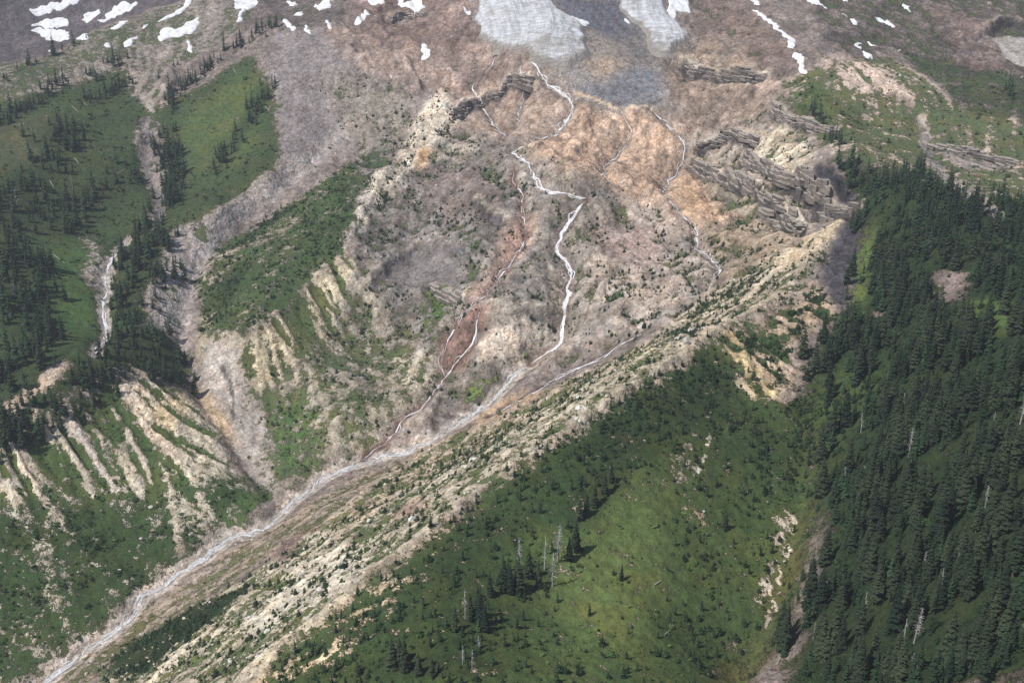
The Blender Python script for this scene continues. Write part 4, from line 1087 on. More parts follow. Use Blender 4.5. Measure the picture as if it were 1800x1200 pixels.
class Geo:
    def __init__(self):
        self.v = []; self.f = []
    def tube(self, pts, radii, n=6):
        b = len(self.v)
        for (x, y, z), r in zip(pts, radii):
            for k in range(n):
                a = 2 * math.pi * k / n
                self.v.append((x + math.cos(a) * r, y + math.sin(a) * r, z))
        for j in range(len(pts) - 1):
            for k in range(n):
                k2 = (k + 1) % n
                self.f.append((b + j * n + k, b + j * n + k2, b + (j + 1) * n + k2, b + (j + 1) * n + k))
        self.f.append(tuple(b + (len(pts) - 1) * n + k for k in range(n)))
    def limb(self, a, d, length, r):
        """thin three-sided bare branch"""
        a = np.array(a); d = np.array(d) / np.linalg.norm(d)
        u = np.cross(d, (0, 0, 1)); u /= np.linalg.norm(u) + 1e-6; w = np.cross(u, d)
        b = len(self.v)
        for k in range(3):
            q = 2 * math.pi * k / 3
            self.v.append(tuple(a + (u * math.cos(q) + w * math.sin(q)) * r))
        self.v.append(tuple(a + d * length))
        self.f += [(b, b + 1, b + 3), (b + 1, b + 2, b + 3), (b + 2, b, b + 3)]
    def mesh(self, name, smooth=False):
        me = bpy.data.meshes.new(name); me.from_pydata(self.v, [], self.f); me.update()
        me.polygons.foreach_set('use_smooth', np.full(len(me.polygons), smooth))
        return me

def conifer_meshes(seed, whorls, per, H=1.0, R=0.155, low=0.10, ragged=0.3, four=True):
    """unit-height trunk and crown"""
    r = random.Random(seed)
    tr = Geo(); lean = r.uniform(-0.012, 0.012)
    tr.tube([(0, 0, -0.03), (lean * 0.3, 0, 0.35), (lean * 0.7, 0, 0.7), (lean, 0, 0.985)], [0.019, 0.014, 0.008, 0.002], 5)
    g = Geo()
    for i in range(whorls):
        t = (i + r.uniform(-0.3, 0.3)) / whorls
        t = min(max(t, 0), 0.985)
        z = low + (1 - low) * t
        prof = (1 - t) ** 0.78 * (0.72 + 0.28 * min(1, t / 0.16))
        prof *= r.uniform(0.82, 1.12)
        a0 = r.uniform(0, 6.28)
        nb = max(4, int(per * (0.6 + 0.4 * (1 - t))))
        for k in range(nb):
            if r.random() < ragged * 0.35:
                continue
            a = a0 + 6.283 * k / nb + r.uniform(-0.35, 0.35)
            L = R * prof * r.uniform(1 - ragged, 1 + ragged * 0.7) + 0.008
            wd = L * r.uniform(0.34, 0.5) + 0.004
            dr = r.uniform(0.30, 0.62)
            ca, sa = math.cos(a), math.sin(a)
            zz = z + r.uniform(-0.022, 0.022)
            def P(f, s_, dz):
                return (ca * L * f - sa * wd * s_ + lean * z, sa * L * f + ca * wd * s_, zz + dz * L)
            b = len(g.v)
            if four:
                g.v += [P(0.02, 0, 0.06), P(0.62, 1, -dr * 0.75), P(0.55, 0, -dr * 0.25), P(0.62, -1, -dr * 0.75), P(1.0, 0, -dr)]
                g.f += [(b, b + 1, b + 2), (b, b + 2, b + 3), (b + 1, b + 4, b + 2), (b + 2, b + 4, b + 3)]
            else:
                g.v += [P(0.0, 0, 0.1), P(0.8, 1, -dr), P(1.0, 0, -dr * 0.7), P(0.8, -1, -dr)]
                g.f += [(b, b + 1, b + 2), (b, b + 2, b + 3)]
    b = len(g.v)                      # leader shoot
    g.v += [(lean, 0, 1.02), (lean + 0.008, 0.004, 0.95), (lean - 0.006, 0.007, 0.95), (lean, -0.008, 0.95)]
    g.f += [(b, b + 1, b + 2), (b, b + 2, b + 3), (b, b + 3, b + 1)]
    return tr.mesh('trunk'), g.mesh('crown')

def joined(name, a, b):
    """one mesh out of two, second keeps material slot 1"""
    va = [tuple(v.co) for v in a.vertices]; vb = [tuple(v.co) for v in b.vertices]
    fa = [tuple(p.vertices) for p in a.polygons]; fb = [tuple(i + len(va) for i in p.vertices) for p in b.polygons]
    me = bpy.data.meshes.new(name); me.from_pydata(va + vb, [], fa + fb); me.update()
    me.polygons.foreach_set('material_index', np.array([0] * len(fa) + [1] * len(fb), np.int32))
    return me

def bush_mesh(seed, n=60, flat=0.75):
    r = random.Random(seed); g = Geo()
    lumps = [(r.uniform(-0.45, 0.45), r.uniform(-0.45, 0.45), r.uniform(0.15, 0.45), r.uniform(0.35, 0.6)) for _ in range(5)]
    for k in range(n):
        cx_, cy_, cz_, cr = lumps[k % 5]
        u = r.uniform(-0.15, 1); a = r.uniform(0, 6.28); q = math.sqrt(max(0, 1 - u * u))
        d = np.array((q * math.cos(a), q * math.sin(a), u))
        c = np.array((cx_, cy_, cz_)) + d * cr * r.uniform(0.8, 1.05) * np.array((1, 1, flat))
        nrm = d + np.array([r.uniform(-0.6, 0.6) for _ in range(3)]); nrm /= np.linalg.norm(nrm)
        e1 = np.cross(nrm, (r.uniform(-1, 1), r.uniform(-1, 1), r.uniform(-1, 1))); e1 /= np.linalg.norm(e1) + 1e-6; e2 = np.cross(nrm, e1)
        s1 = r.uniform(0.13, 0.26); s2 = s1 * r.uniform(0.6, 1.0)
        b = len(g.v)
        g.v += [tuple(c + e1 * s1), tuple(c + e2 * s2), tuple(c - e1 * s1), tuple(c - e2 * s2)]
        g.f.append((b, b + 1, b + 2, b + 3))
    for (x, y, z, cr) in lumps[:3]:     # dark inner mass so that the ground does not shine through
        b = len(g.v); rr = cr * 0.8
        g.v += [(x + rr, y, z * 0.7), (x, y + rr, z * 0.7), (x - rr, y, z * 0.7), (x, y - rr, z * 0.7), (x, y, z + rr * flat), (x, y, 0)]
        for i in range(4):
            g.f += [(b + i, b + (i + 1) % 4, b + 4), (b + (i + 1) % 4, b + i, b + 5)]
    return g.mesh('bush')

BIG = [conifer_meshes(100 + k, 26, 9, R=(0.15, 0.175, 0.165, 0.15, 0.19, 0.14)[k], low=(0.06, 0.12, 0.09, 0.2, 0.07, 0.1)[k], ragged=(0.3, 0.42, 0.3, 0.5, 0.36, 0.32)[k]) for k in range(6)]
MID = [conifer_meshes(200 + k, 15, 7, R=(0.14, 0.16, 0.15, 0.175, 0.13)[k], low=(0.06, 0.1, 0.15, 0.08, 0.1)[k], ragged=0.38) for k in range(5)]
SML = [conifer_meshes(300 + k, 8, 8, R=(0.32, 0.38, 0.34, 0.42)[k], low=0.02, ragged=0.35, four=False) for k in range(4)]
BUSH = [bush_mesh(400 + k, 64, (0.7, 0.85, 0.6, 0.75, 0.8)[k]) for k in range(5)]

def proto_collection(name, items):
    c = bpy.data.collections.new(name)
    for k, (me, mats) in enumerate(items):
        for m in mats:
            me.materials.append(m)
        o = bpy.data.objects.new('%s_%02d' % (name, k), me)
        c.objects.link(o)
    return c

def scatter_group(name, coll):
    g = bpy.data.node_groups.new(name, 'GeometryNodeTree')
    g.interface.new_socket('Geometry', in_out='INPUT', socket_type='NodeSocketGeometry')
    g.interface.new_socket('Geometry', in_out='OUTPUT', socket_type='NodeSocketGeometry')
    N = g.nodes; L = g.links
    i = N.new('NodeGroupInput'); o = N.new('NodeGroupOutput')
    ci = N.new('GeometryNodeCollectionInfo'); ci.inputs[0].default_value = coll; ci.inputs['Separate Children'].default_value = True; ci.inputs['Reset Children'].default_value = True
    ip = N.new('GeometryNodeInstanceOnPoints'); ip.inputs['Pick Instance'].default_value = True
    def na(nm, ty):
        n = N.new('GeometryNodeInputNamedAttribute'); n.data_type = ty; n.inputs[0].default_value = nm
        return n.outputs[0]
    L.new(i.outputs[0], ip.inputs['Points']); L.new(ci.outputs[0], ip.inputs['Instance'])
    L.new(na('pick', 'INT'), ip.inputs['Instance Index'])
    e = N.new('FunctionNodeEulerToRotation'); L.new(na('turn', 'FLOAT_VECTOR'), e.inputs[0]); L.new(e.outputs[0], ip.inputs['Rotation'])
    L.new(na('size', 'FLOAT_VECTOR'), ip.inputs['Scale'])
    L.new(ip.outputs[0], o.inputs[0])
    return g

def scatter(name, coll, nproto, P, size, tint, label, tilt=0.06):
    n = len(P)
    me = bpy.data.meshes.new(name); me.vertices.add(n); me.vertices.foreach_set('co', np.ascontiguousarray(P, np.float32).ravel())
    turn = np.stack([rng.normal(0, tilt, n), rng.normal(0, tilt, n), rng.uniform(0, 6.283, n)], 1).astype(np.float32)
    set_attr(me, 'turn', 'FLOAT_VECTOR', turn); set_attr(me, 'size', 'FLOAT_VECTOR', size.astype(np.float32))
    set_attr(me, 'pick', 'INT', rng.integers(0, nproto, n).astype(np.int32))
    c4 = np.ones((n, 4), np.float32); c4[:, :3] = tint
    set_attr(me, 'tint', 'FLOAT_COLOR', c4)
    o = add(name, me, None, kind='stuff', label=label)
    m = o.modifiers.new('scatter', 'NODES'); m.node_group = scatter_group(name + '_scatter', coll)
    return o

def sprinkle(D, boost=1.0):
    """random spots with D per 100 m2, inside the view and a margin round it"""
    lam = np.clip(D, 0, None) * boost * STEP * STEP / 100.0
    N = rng.poisson(lam)
    jy, jx = np.nonzero(N); rep = N[jy, jx]
    x = np.repeat(gx[jx], rep) + rng.uniform(-0.5, 0.5, rep.sum()) * STEP; y = np.repeat(gy[jy], rep) + rng.uniform(-0.5, 0.5, rep.sum()) * STEP
    m = (y > 310) & (y < 3250) & (np.abs(x) < 0.445 * y + 145)
    x, y = x[m], y[m]
    z = height(x, y)
    px, py = project(x, y, z)
    m = (px > -330) & (px < 2130) & (py > -60) & (py < 1420)
    return x[m], y[m], z[m], px[m], py[m]

# --- bushes
clump = np.clip(0.45 + 4.2 * fbm(GX, GY, 34, 3, 91, 0.6), 0.04, 2.8)
hol = np.clip(1.0 + 0.8 * HOLLOW * (VEG < 0.9), 0.08, 3.0) * np.clip(1.0 - 0.45 * RIBS * np.clip(LF * 0.5 + LC * 0.5, -1.5, 1.5), 0.15, 2.0)
bare = np.clip(sstep(0.0, 0.5, VEGM) + 0.12, 0, 1)
x, y, z, px, py = sprinkle(SHRUB * clump * hol * bare)
n = len(x)
h = np.exp(rng.normal(0.0, 0.38, n)) * 1.75 * (1 - 0.42 * samp(FLOW, x, y)) * samp(BSIZE, x, y)
size = np.stack([h * rng.uniform(0.9, 1.4, n), h * rng.uniform(0.9, 1.4, n), h * rng.uniform(0.8, 1.3, n)], 1)
tint = samp(VCOL, x, y) * np.exp(rng.normal(0.10, 0.28, n))[:, None] * (1 + rng.normal(0, 0.07, (n, 3)))
C_BUSH = proto_collection('bush', [(m, [M_SHRUB]) for m in BUSH])
scatter('shrubbery', C_BUSH, len(BUSH), np.stack([x, y, z - 0.15], 1), size, np.clip(tint, 0.004, 0.5), 'green alder and willow scrub covering the valley sides')
print('bushes', n, round(time.time() - T0, 1))

# --- loose stones on moraine, talus and stream beds
def rock_mesh(seed, sub=2, rough=0.25):
    import bmesh
    bm = bmesh.new(); bmesh.ops.create_icosphere(bm, subdivisions=sub, radius=1.0)
    r = random.Random(seed)
    cuts = [(Vector((r.gauss(0, 1), r.gauss(0, 1), r.gauss(0, 0.8))).normalized(), r.uniform(0.5, 0.85)) for _ in range(9)]
    for v in bm.verts:
        for n_, d_ in cuts:
            q = v.co.dot(n_)
            if q > d_:
                v.co -= n_ * (q - d_)
        v.co *= r.uniform(1 - rough * 0.25, 1 + rough * 0.25)
        v.co.z *= 0.72
    me = bpy.data.meshes.new('rock'); bm.to_mesh(me); bm.free()
    return me
def stone_material(name, instanced):
    t = NT(name)
    c = t.attr('tint', 'INSTANCER').outputs['Color'] if instanced else t.mix(t.node('ShaderNodeObjectInfo').outputs['Random'], (0.52, 0.48, 0.41), (0.66, 0.63, 0.56))
    p = t.pos(); n_ = t.noise(p, 0.8, 5, 0.7); n2 = t.noise(p, 0.25, 3, 0.6)
    c = t.scale(c, t.ramp(n_, 0.3, 0.7, 0.72, 1.15))
    c = t.mix(t.ramp(n2, 0.5, 0.72, 0, 0.5), c, t.mix(1.0, c, (0.62, 0.58, 0.5), 'MULTIPLY'))
    t.link(c, t.b.inputs['Base Color']); t.bump(n_, 0.6, 0.4)
    return t.m
M_STONE = stone_material('loose_stone', True); M_BOULDER = stone_material('pale_boulder', False)
ROCKS = [rock_mesh(500 + k, 1) for k in range(5)]
STONES = np.clip(ROUGH - 0.3, 0, 1) * np.clip(0.9 - VEG, 0, 1) * np.clip(0.35 + 3.0 * fbm(GX, GY, 30, 3, 97), 0, 2.5) * 1.1 + FLOW * np.clip(0.2 + 3 * fbm(GX, GY, 26, 3, 98), 0, 2) * 0.9
x, y, z, px, py = sprinkle(STONES * (GY < 2000))
n = len(x)
h = np.exp(rng.normal(0.0, 0.5, n)) * 0.85
size = np.stack([h * rng.uniform(0.8, 1.5, n), h * rng.uniform(0.8, 1.5, n), h * rng.uniform(0.7, 1.2, n)], 1)
tint = np.clip(samp(GROUND, x, y) * np.exp(rng.normal(0.28, 0.3, n))[:, None] + 0.05 * rng.random(n)[:, None], 0.03, 0.68)
C_ROCK = proto_collection('loose_stone', [(m, [M_STONE]) for m in ROCKS])
scatter('stones', C_ROCK, len(ROCKS), np.stack([x, y, z + h * 0.15], 1), size, tint, 'loose pale stones strewn over moraine and rock slopes', 0.5)
print('stones', n)

# --- young conifers dotted over the moraine
clump2 = np.clip(0.55 + 4.0 * fbm(GX, GY, 40, 3, 93, 0.6), 0.05, 2.8)
x, y, z, px, py = sprinkle(SAPL * clump2 * np.clip(1.0 + 0.6 * HOLLOW, 0.15, 2.6), 2.5)
n = len(x)
h = np.clip(np.exp(rng.normal(0.0, 0.38, n)) * 3.7, 1.5, 8.0)
size = np.stack([h * rng.uniform(0.9, 1.3, n)] * 2 + [h], 1)
tint = lin((42, 58, 36)) * np.exp(rng.normal(0.0, 0.25, n))[:, None] * (1 + rng.normal(0, 0.06, (n, 3)))
C_SML = proto_collection('young_conifer', [(joined('young_conifer', a, b), [M_BARK, M_FOREST]) for a, b in SML])
scatter('young_conifers', C_SML, len(SML), np.stack([x, y, z - 0.1], 1), size, np.clip(tint, 0.004, 0.4), 'thousands of small dark conifers dotted over pale moraine')
print('saplings', n)

# --- grown conifers: the 300 that show largest are things of their own, the rest one forest
x, y, z, px, py = sprinkle(CONIF * np.clip(0.8 + 3.2 * fbm(GX, GY, 50, 3, 95), 0.04, 2.1))
n = len(x)
hh = np.exp(rng.normal(0, 0.42, n)) * samp(TREEH, x, y)
hh = np.clip(hh, 3.5, 37)
edge = blur((TREEH < 12).astype(np.float32), 8)
hh = np.where(samp(edge, x, y) > 0.08, np.minimum(hh, 11.0), hh)
EXTRA = [(885,1038,62),(897,1042,50),(912,1040,66),(930,1016,52),(947,1032,48),(1012,972,58),(1000,985,40),(862,1048,44),(838,1085,60),(828,1092,55),(846,1098,66),(852,1110,50),(800,1110,44),(704,1170,50),(690,1175,58),(712,1180,64),(735,1186,40),(760,1190,36),(1030,905,36),(1045,890,42),(1062,870,40),(1018,915,44),(1075,850,34),(855,930,24),(1092,1020,30),(1275,930,30)]
ep = at([(a, b) for a, b, c in EXTRA], ZF)
ez = height(ep[:, 0], ep[:, 1])
eh = np.array([c for a, b, c in EXTRA]) * np.hypot(ep[:, 1], CAM_Z - ez) / FPX / 0.86
epx, epy = project(ep[:, 0], ep[:, 1], ez)
x = np.concatenate([x, ep[:, 0]]); y = np.concatenate([y, ep[:, 1]]); z = np.concatenate([z, ez]); px = np.concatenate([px, epx]); py = np.concatenate([py, epy]); hh = np.concatenate([hh, eh]); n = len(x)
_, ptop = project(x, y, z + hh)
show = (py - ptop)
inview = (px > 6) & (px < 1794) & (py < 1210) & (ptop > 0)
order = np.argsort(-np.where(inview, show, 0) - np.concatenate([np.zeros(n - len(EXTRA)), np.full(len(EXTRA), 500)]))
ind = order[:300]; rest = order[300:]
hr = hh[rest]
size = np.stack([hr * rng.uniform(0.85, 1.2, len(rest))] * 2 + [hr], 1)
tint = lin((42, 58, 39)) * np.exp(rng.normal(0.0, 0.26, len(rest)))[:, None] * (1 + rng.normal(0, 0.045, (len(rest), 3)))
C_MID = proto_collection('forest_conifer', [(joined('forest_conifer', a, b), [M_BARK, M_FOREST]) for a, b in MID])
scatter('forest', C_MID, len(MID), np.stack([x[rest], y[rest], z[rest] - 0.3], 1), size, np.clip(tint, 0.004, 0.3), 'dense dark conifer forest on the far and shaded slopes', 0.03)
print('conifers', n, round(time.time() - T0, 1))

for a, b in BIG:
    a.materials.append(M_BARK); b.materials.append(M_CROWN)
tree_nodes = []
for k, i in enumerate(ind):
    tm, cm = BIG[(k * 7 + int(x[i])) % 6]
    e = add('conifer_tree', None, None, cat='conifer', group='tall conifers of the nearer forest', loc=(float(x[i]), float(y[i]), float(z[i] - 0.3)))
    e.rotation_euler = (random.gauss(0, 0.02), random.gauss(0, 0.02), random.uniform(0, 6.28))
    wd = random.uniform(0.9, 1.2)
    e.scale = (hh[i] * wd, hh[i] * wd, hh[i])
    add('trunk', tm, None, parent=e); add('crown', cm, None, parent=e)
    e['label'] = 'tall dark conifer'
    tree_nodes.append((e, float(px[i]), float(py[i]), float(show[i])))
print('trees', round(time.time() - T0, 1))


# ------------------------------------------------------------------ dead trees, logs and big boulders
def snag_mesh(seed, limbs, top=0.004):
    r = random.Random(seed); tr = Geo(); br = Geo()
    lean = r.uniform(-0.03, 0.03)
    tr.tube([(0, 0, -0.03), (lean * 0.3, 0.004, 0.35), (lean * 0.7, -0.004, 0.7), (lean, 0, 1.0)], [0.024, 0.018, 0.012, top], 6)
    for k in range(limbs):
        z_ = r.uniform(0.3, 0.97); a = r.uniform(0, 6.28); L = (0.17 * (1.1 - z_) + 0.04) * r.uniform(0.5, 1.3)
        br.limb((lean * z_, 0, z_), (math.cos(a), math.sin(a), r.uniform(-0.5, 0.25)), L, 0.0075)
    return tr.mesh('trunk'), br.mesh('branches')
SNAG_M = [snag_mesh(600 + k, (70, 95, 30, 120, 55)[k], (0.003, 0.002, 0.009, 0.002, 0.006)[k]) for k in range(5)]
for a, b in SNAG_M:
    a.materials.append(M_SNAG); b.materials.append(M_SNAG)
SNAGS = [
    (971,1031,62,'tall bleached snag with a bare lower trunk in the stand below the near crest'),
    (912,1003,58,'grey half dead snag left of the tallest snag on the green slope'),
    (957,1001,56,'slim grey snag just left of the tallest bleached snag'),
    (980,986,68,'spire like dead tree with silvery top beside the tallest snag'),
    (818,1088,52,'bare pole snag at the left end of the lower slope stand'),
    (843,1147,30,'short bleached snag near the bottom edge below the slope stand'),
    (813,1168,32,'leaning grey snag at the bottom edge of the green slope'),
    (830,1178,38,'grey broken snag between two conifers at the bottom edge'),
    (884,1022,30,'small bare snag at the left side of the slope stand'),
    (1012,972,20,'bare trunk foot under the lone conifer right of the stand'),
    (1485,846,24,'thin white snag at the open edge of the right forest'),
    (1515,863,44,'tall white snag in the upper right forest near its open edge'),
    (1596,850,44,'forked white snag in the middle of the right forest'),
    (1731,894,40,'white snag with broken top towards the right picture edge'),
    (1602,994,24,'short twisted snag in the forest centre'),
    (1622,1002,32,'slim snag right of the short twisted snag'),
    (1682,1000,28,'pale snag among crowns right of the forest centre'),
    (1653,1056,56,'long bare trunk with a tuft of branches at its foot'),
    (1450,1044,22,'small snag near the brown gully path'),
    (1518,1080,40,'bushy grey snag in the lower forest left of centre'),
    (1540,1042,20,'small split snag beside the bushy grey one'),
    (1606,1132,66,'tall grey skeleton tree in the lower forest centre'),
    (1429,1124,30,'white spike snag at the lower forest edge'),
    (1457,1146,22,'short white stump snag right of the white spike'),
    (1516,1198,44,'broad grey dead tree at the bottom edge of the forest'),
    (1603,1168,20,'small white trunk at the bottom of the forest centre'),
    (1741,1122,60,'tall bare snag near the lower right corner'),
    (1586,1137,46,'silvery dead top left of the tall skeleton tree'),
    (1792,1140,44,'grey snag with rusty twigs at the right picture edge'),
    (1513,762,34,'white snag above the open slot of the right forest'),
    (1597,803,50,'tall twin topped white snag in the upper forest'),
    (1585,724,32,'thin grey snag high in the right forest'),
    (1608,514,16,'tiny white snag near the pinkish bare patch'),
    (1793,745,58,'large white snag at the right picture edge'),
    (1747,740,15,'small white snag left of the large one at the right edge'),
    (1645,577,18,'tiny grey snag under the pinkish bare patch'),
    (30,370,32,'grey snag in the left meadow forest by the picture edge'),
    (128,334,24,'white snag standing alone on the left meadow'),
    (27,522,26,'white snag at the left picture edge above the meadow clearing'),
    (49,610,26,'bare white trunk under the dark trees left of the clearing'),
]
sp = at([(a, b) for a, b, c, d in SNAGS], ZF)
sz = height(sp[:, 0], sp[:, 1])
for k, (a, b, c, label) in enumerate(SNAGS):
    H = c * math.hypot(sp[k, 1], CAM_Z - sz[k]) / FPX / 0.86
    tm, bm_ = SNAG_M[k % 5]
    e = add('dead_tree', None, None, cat='dead tree', group='bleached dead trees', label=label, loc=(float(sp[k, 0]), float(sp[k, 1]), float(sz[k])))
    e.rotation_euler = (random.gauss(0, 0.03), random.gauss(0, 0.05), random.uniform(0, 6.28))
    wd = max(H, 14) * 0.85
    e.scale = (wd, wd, H)
    add('trunk', tm, None, parent=e); add('branches', bm_, None, parent=e)

def log_mesh(seed):
    r = random.Random(seed); g = Geo(); n_ = 6
    bend = r.uniform(-0.03, 0.03)
    g.tube([(0, 0, 0), (bend, 0, 0.33), (bend, 0.01, 0.66), (0, 0, 1)], [0.03, 0.026, 0.02, 0.012], 6)
    st = Geo()
    for k in range(6):
        a = r.uniform(0, 6.28)
        st.limb((0, 0, r.uniform(0.3, 0.95)), (math.cos(a), math.sin(a), 0.4), r.uniform(0.04, 0.09), 0.006)
    return g.mesh('log_stem'), st.mesh('branch_stubs')
LOGS = [
    ((71,332),(83,345),'pale fallen log lying on the left meadow below the snag'),
    ((88,319),(96,334),'pale fallen log just above another on the left meadow'),
    ((131,279),(139,289),'short fallen log at the upper end of the left tree strip'),
    ((126,187),(139,198),'fallen log on the upper left meadow beside a bare strip'),
    ((140,177),(153,186),'fallen log parallel to its neighbour on the upper left meadow'),
    ((95,450),(117,466),'long white log lying across the green clearing on the left'),
    ((83,474),(99,485),'white log below the long one in the left clearing'),
    ((205,308),(222,296),'tangle of fallen trunk near the left creek gully'),
    ((466,188),(474,197),'short log at the foot of the tree strip on the bright meadow'),
    ((410,122),(415,130),'short log under the ridge row of conifers'),
    ((1753,403),(1769,416),'white log on the alp edge above the right forest'),
    ((1462,772),(1470,764),'small pale log in the shrubs right of the spur scar'),
    ((1745,1000),(1755,990),'small pale log among the lower right conifers'),
    ((1150,1030),(1162,1022),'bleached driftwood log on the near green slope'),
    ((1168,1118),(1178,1110),'bleached log near the bottom edge of the green slope'),
]
for k, (A, B, label) in enumerate(LOGS):
    q = at([A, B], ZF); zz = height(q[:, 0], q[:, 1])
    a3 = Vector((q[0, 0], q[0, 1], zz[0] + 0.7)); b3 = Vector((q[1, 0], q[1, 1], zz[1] + 0.6))
    d = b3 - a3; L = min(max(d.length, 7.0), 22.0)
    stem, stub = log_mesh(700 + k); stem.materials.append(M_LOG); stub.materials.append(M_LOG)
    e = add('fallen_log', None, None, cat='log', group='bleached fallen logs', label=label, loc=tuple(a3))
    e.rotation_euler = d.to_track_quat('Z', 'Y').to_euler(); e.scale = (16, 16, L)
    add('log_stem', stem, None, parent=e); add('branch_stubs', stub, None, parent=e)

BIGROCK = [rock_mesh(800 + k, 3, 0.12) for k in range(4)]
for m in BIGROCK:
    m.materials.append(M_BOULDER)
BOULDERS = [
    (1217,585,22,'broad white boulder at the crest left of the spur scar'),(1206,606,20,'white boulder just below the broad one on the moraine crest'),
    (1190,598,10,'small white boulder left of the white crest pair'),
    (832,812,20,'large cream boulder on the upper part of the hummocky moraine'),(815,822,13,'cream boulder left of the large one on the upper moraine'),
    (430,1115,10,'white boulder on the moraine low in the picture'),(512,1003,14,'round pale boulder at the top of the white boulder field'),
    (506,994,9,'small pale boulder atop the round one in the boulder field'),(563,1038,14,'square white boulder in the middle of the boulder field'),
    (541,1090,12,'long white boulder below the boulder field'),(600,1020,11,'cream boulder at the right end of the boulder field'),
    (650,998,8,'small bright boulder beside a grey slab on the moraine'),(1030,718,16,'pale boulder heap on the crest edge above the near forest'),
    (1013,740,14,'cream boulder on the moraine crest below the pale heap'),(650,918,14,'cream boulder beside a reddish patch on the moraine'),
    (700,872,12,'cream boulder in the green strip above the reddish patch'),(248,948,9,'lone white boulder in the scrub across the creek'),
    (265,893,10,'white boulder higher in the scrub above the lone one'),(372,960,10,'pale boulder on the left bank of the creek'),
    (302,1003,8,'pale boulder right at the creek bend'),(210,1003,7,'small white boulder in the lower left scrub'),
    (880,615,10,'pale angular rock at the foot of the central knob'),(1237,900,8,'tan boulder in the scrub of the near slope'),
    (465,760,6,'small boulder on the grey scree fan'),(1722,330,8,'grey boulder in the bouldery patch of the right alp'),(1760,345,7,'small boulder right of the grey one on the alp'),
]
bp = at([(a, b) for a, b, c, d in BOULDERS], ZF); bz = height(bp[:, 0], bp[:, 1])
for k, (a, b, c, label) in enumerate(BOULDERS):
    W = c * math.hypot(bp[k, 1], CAM_Z - bz[k]) / FPX * 0.5
    o = add('boulder', BIGROCK[k % 4], None, cat='boulder', group='large pale boulders', label=label, loc=(float(bp[k, 0]), float(bp[k, 1]), float(bz[k] + W * 0.2)))
    o.rotation_euler = (random.gauss(0, 0.2), random.gauss(0, 0.2), random.uniform(0, 6.28)); o.scale = (W * random.uniform(0.9, 1.2), W * random.uniform(0.7, 1.0), W * random.uniform(0.7, 0.95))

# ------------------------------------------------------------------ cliff bands: tilted, stacked rock blocks on the steps
def cliff_material():
    t = NT('cliff_rock'); p = t.pos()
    mp = t.node('ShaderNodeMapping'); t.link(p, mp.inputs[0]); mp.inputs['Scale'].default_value = (0.22, 0.22, 0.6)
    n1 = t.noise(mp.outputs[0], 1.0, 5, 0.7); n2 = t.noise(p, 0.35, 4, 0.65)
    r = t.node('ShaderNodeObjectInfo').outputs['Random']
    c = t.mix(r, (0.095, 0.082, 0.076), (0.27, 0.225, 0.19))
    c = t.scale(c, t.ramp(n1, 0.3, 0.7, 0.55, 1.45))
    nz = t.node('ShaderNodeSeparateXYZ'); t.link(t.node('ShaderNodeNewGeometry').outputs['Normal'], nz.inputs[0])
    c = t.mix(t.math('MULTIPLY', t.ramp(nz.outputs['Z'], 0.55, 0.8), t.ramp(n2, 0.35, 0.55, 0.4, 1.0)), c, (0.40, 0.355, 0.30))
    t.link(c, t.b.inputs['Base Color']); t.bump(t.math('ADD', n1, n2), 0.8, 0.8)
    return t.m
M_CLIFF = cliff_material()
def column_mesh(seed):
    r = random.Random(seed); g = Geo(); n_ = 6
    rad = [r.uniform(0.40, 0.66) for _ in range(n_)]
    for j, (z_, k_) in enumerate(((-0.25, 1.03), (0.30, 1.0), (0.80, 0.98), (0.97, 0.93), (1.0, 0.55))):
        sx, sy = r.uniform(-0.05, 0.05), r.uniform(-0.05, 0.05)
        for k in range(n_):
            a = 6.283 * k / n_
            g.v.append((math.cos(a) * rad[k] * k_ + sx, math.sin(a) * rad[k] * k_ * 0.9 + sy, z_ + (r.uniform(-0.03, 0.03) if j else 0)))
        if j:
            for k in range(n_):
                k2 = (k + 1) % n_; b = (j - 1) * n_
                g.f.append((b + k, b + k2, b + n_ + k2, b + n_ + k))
    g.f.append(tuple(4 * n_ + k for k in range(n_)))
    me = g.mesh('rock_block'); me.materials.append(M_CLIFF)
    return me
COLUMNS = [column_mesh(900 + k) for k in range(6)]
CLIFFS = [
    ([(1215,292),(1240,312),(1290,330),(1330,352),(1370,380)], 15, 'long dark cliff band of layered rock right of the orange basin', 1),
    ([(1305,285),(1330,305),(1380,322),(1425,330)], 11, 'dark cliff band above the long one under the pale slabs', 1),
    ([(1360,203),(1375,215),(1410,225),(1440,232),(1468,232)], 9, 'short dark cliff at the foot of the green rim', 1),
    ([(1340,385),(1375,405),(1410,415)], 9, 'lowest dark cliff band beside the tan scree', 1),
    ([(1205,118),(1215,132),(1250,135),(1300,142),(1340,140)], 10, 'upper dark cliff band right of the narrow glacier', 1),
    ([(800,215),(825,190),(850,178),(880,165),(900,145),(930,155)], 11, 'dark broken cliff across the reddish slope below the wide glacier', 1),
    ([(1500,376),(1470,388),(1440,372),(1415,330)], 14, 'dark grey cliff at the head of the moraine spur', -1),
    ([(690,40),(720,28),(750,38)], 7, 'small curved cliff on the brown slope near the top edge', 1),
    ([(762,515),(780,522),(805,528)], 7, 'short grey cliff below the smooth grey slab', 1),
    ([(1640,260),(1700,268),(1780,290)], 7, 'grey cliff step crossing the green alp at upper right', 1),
    ([(1230,262),(1280,255),(1330,250)], 5, 'thin rock step above the long cliff band', 1),
]
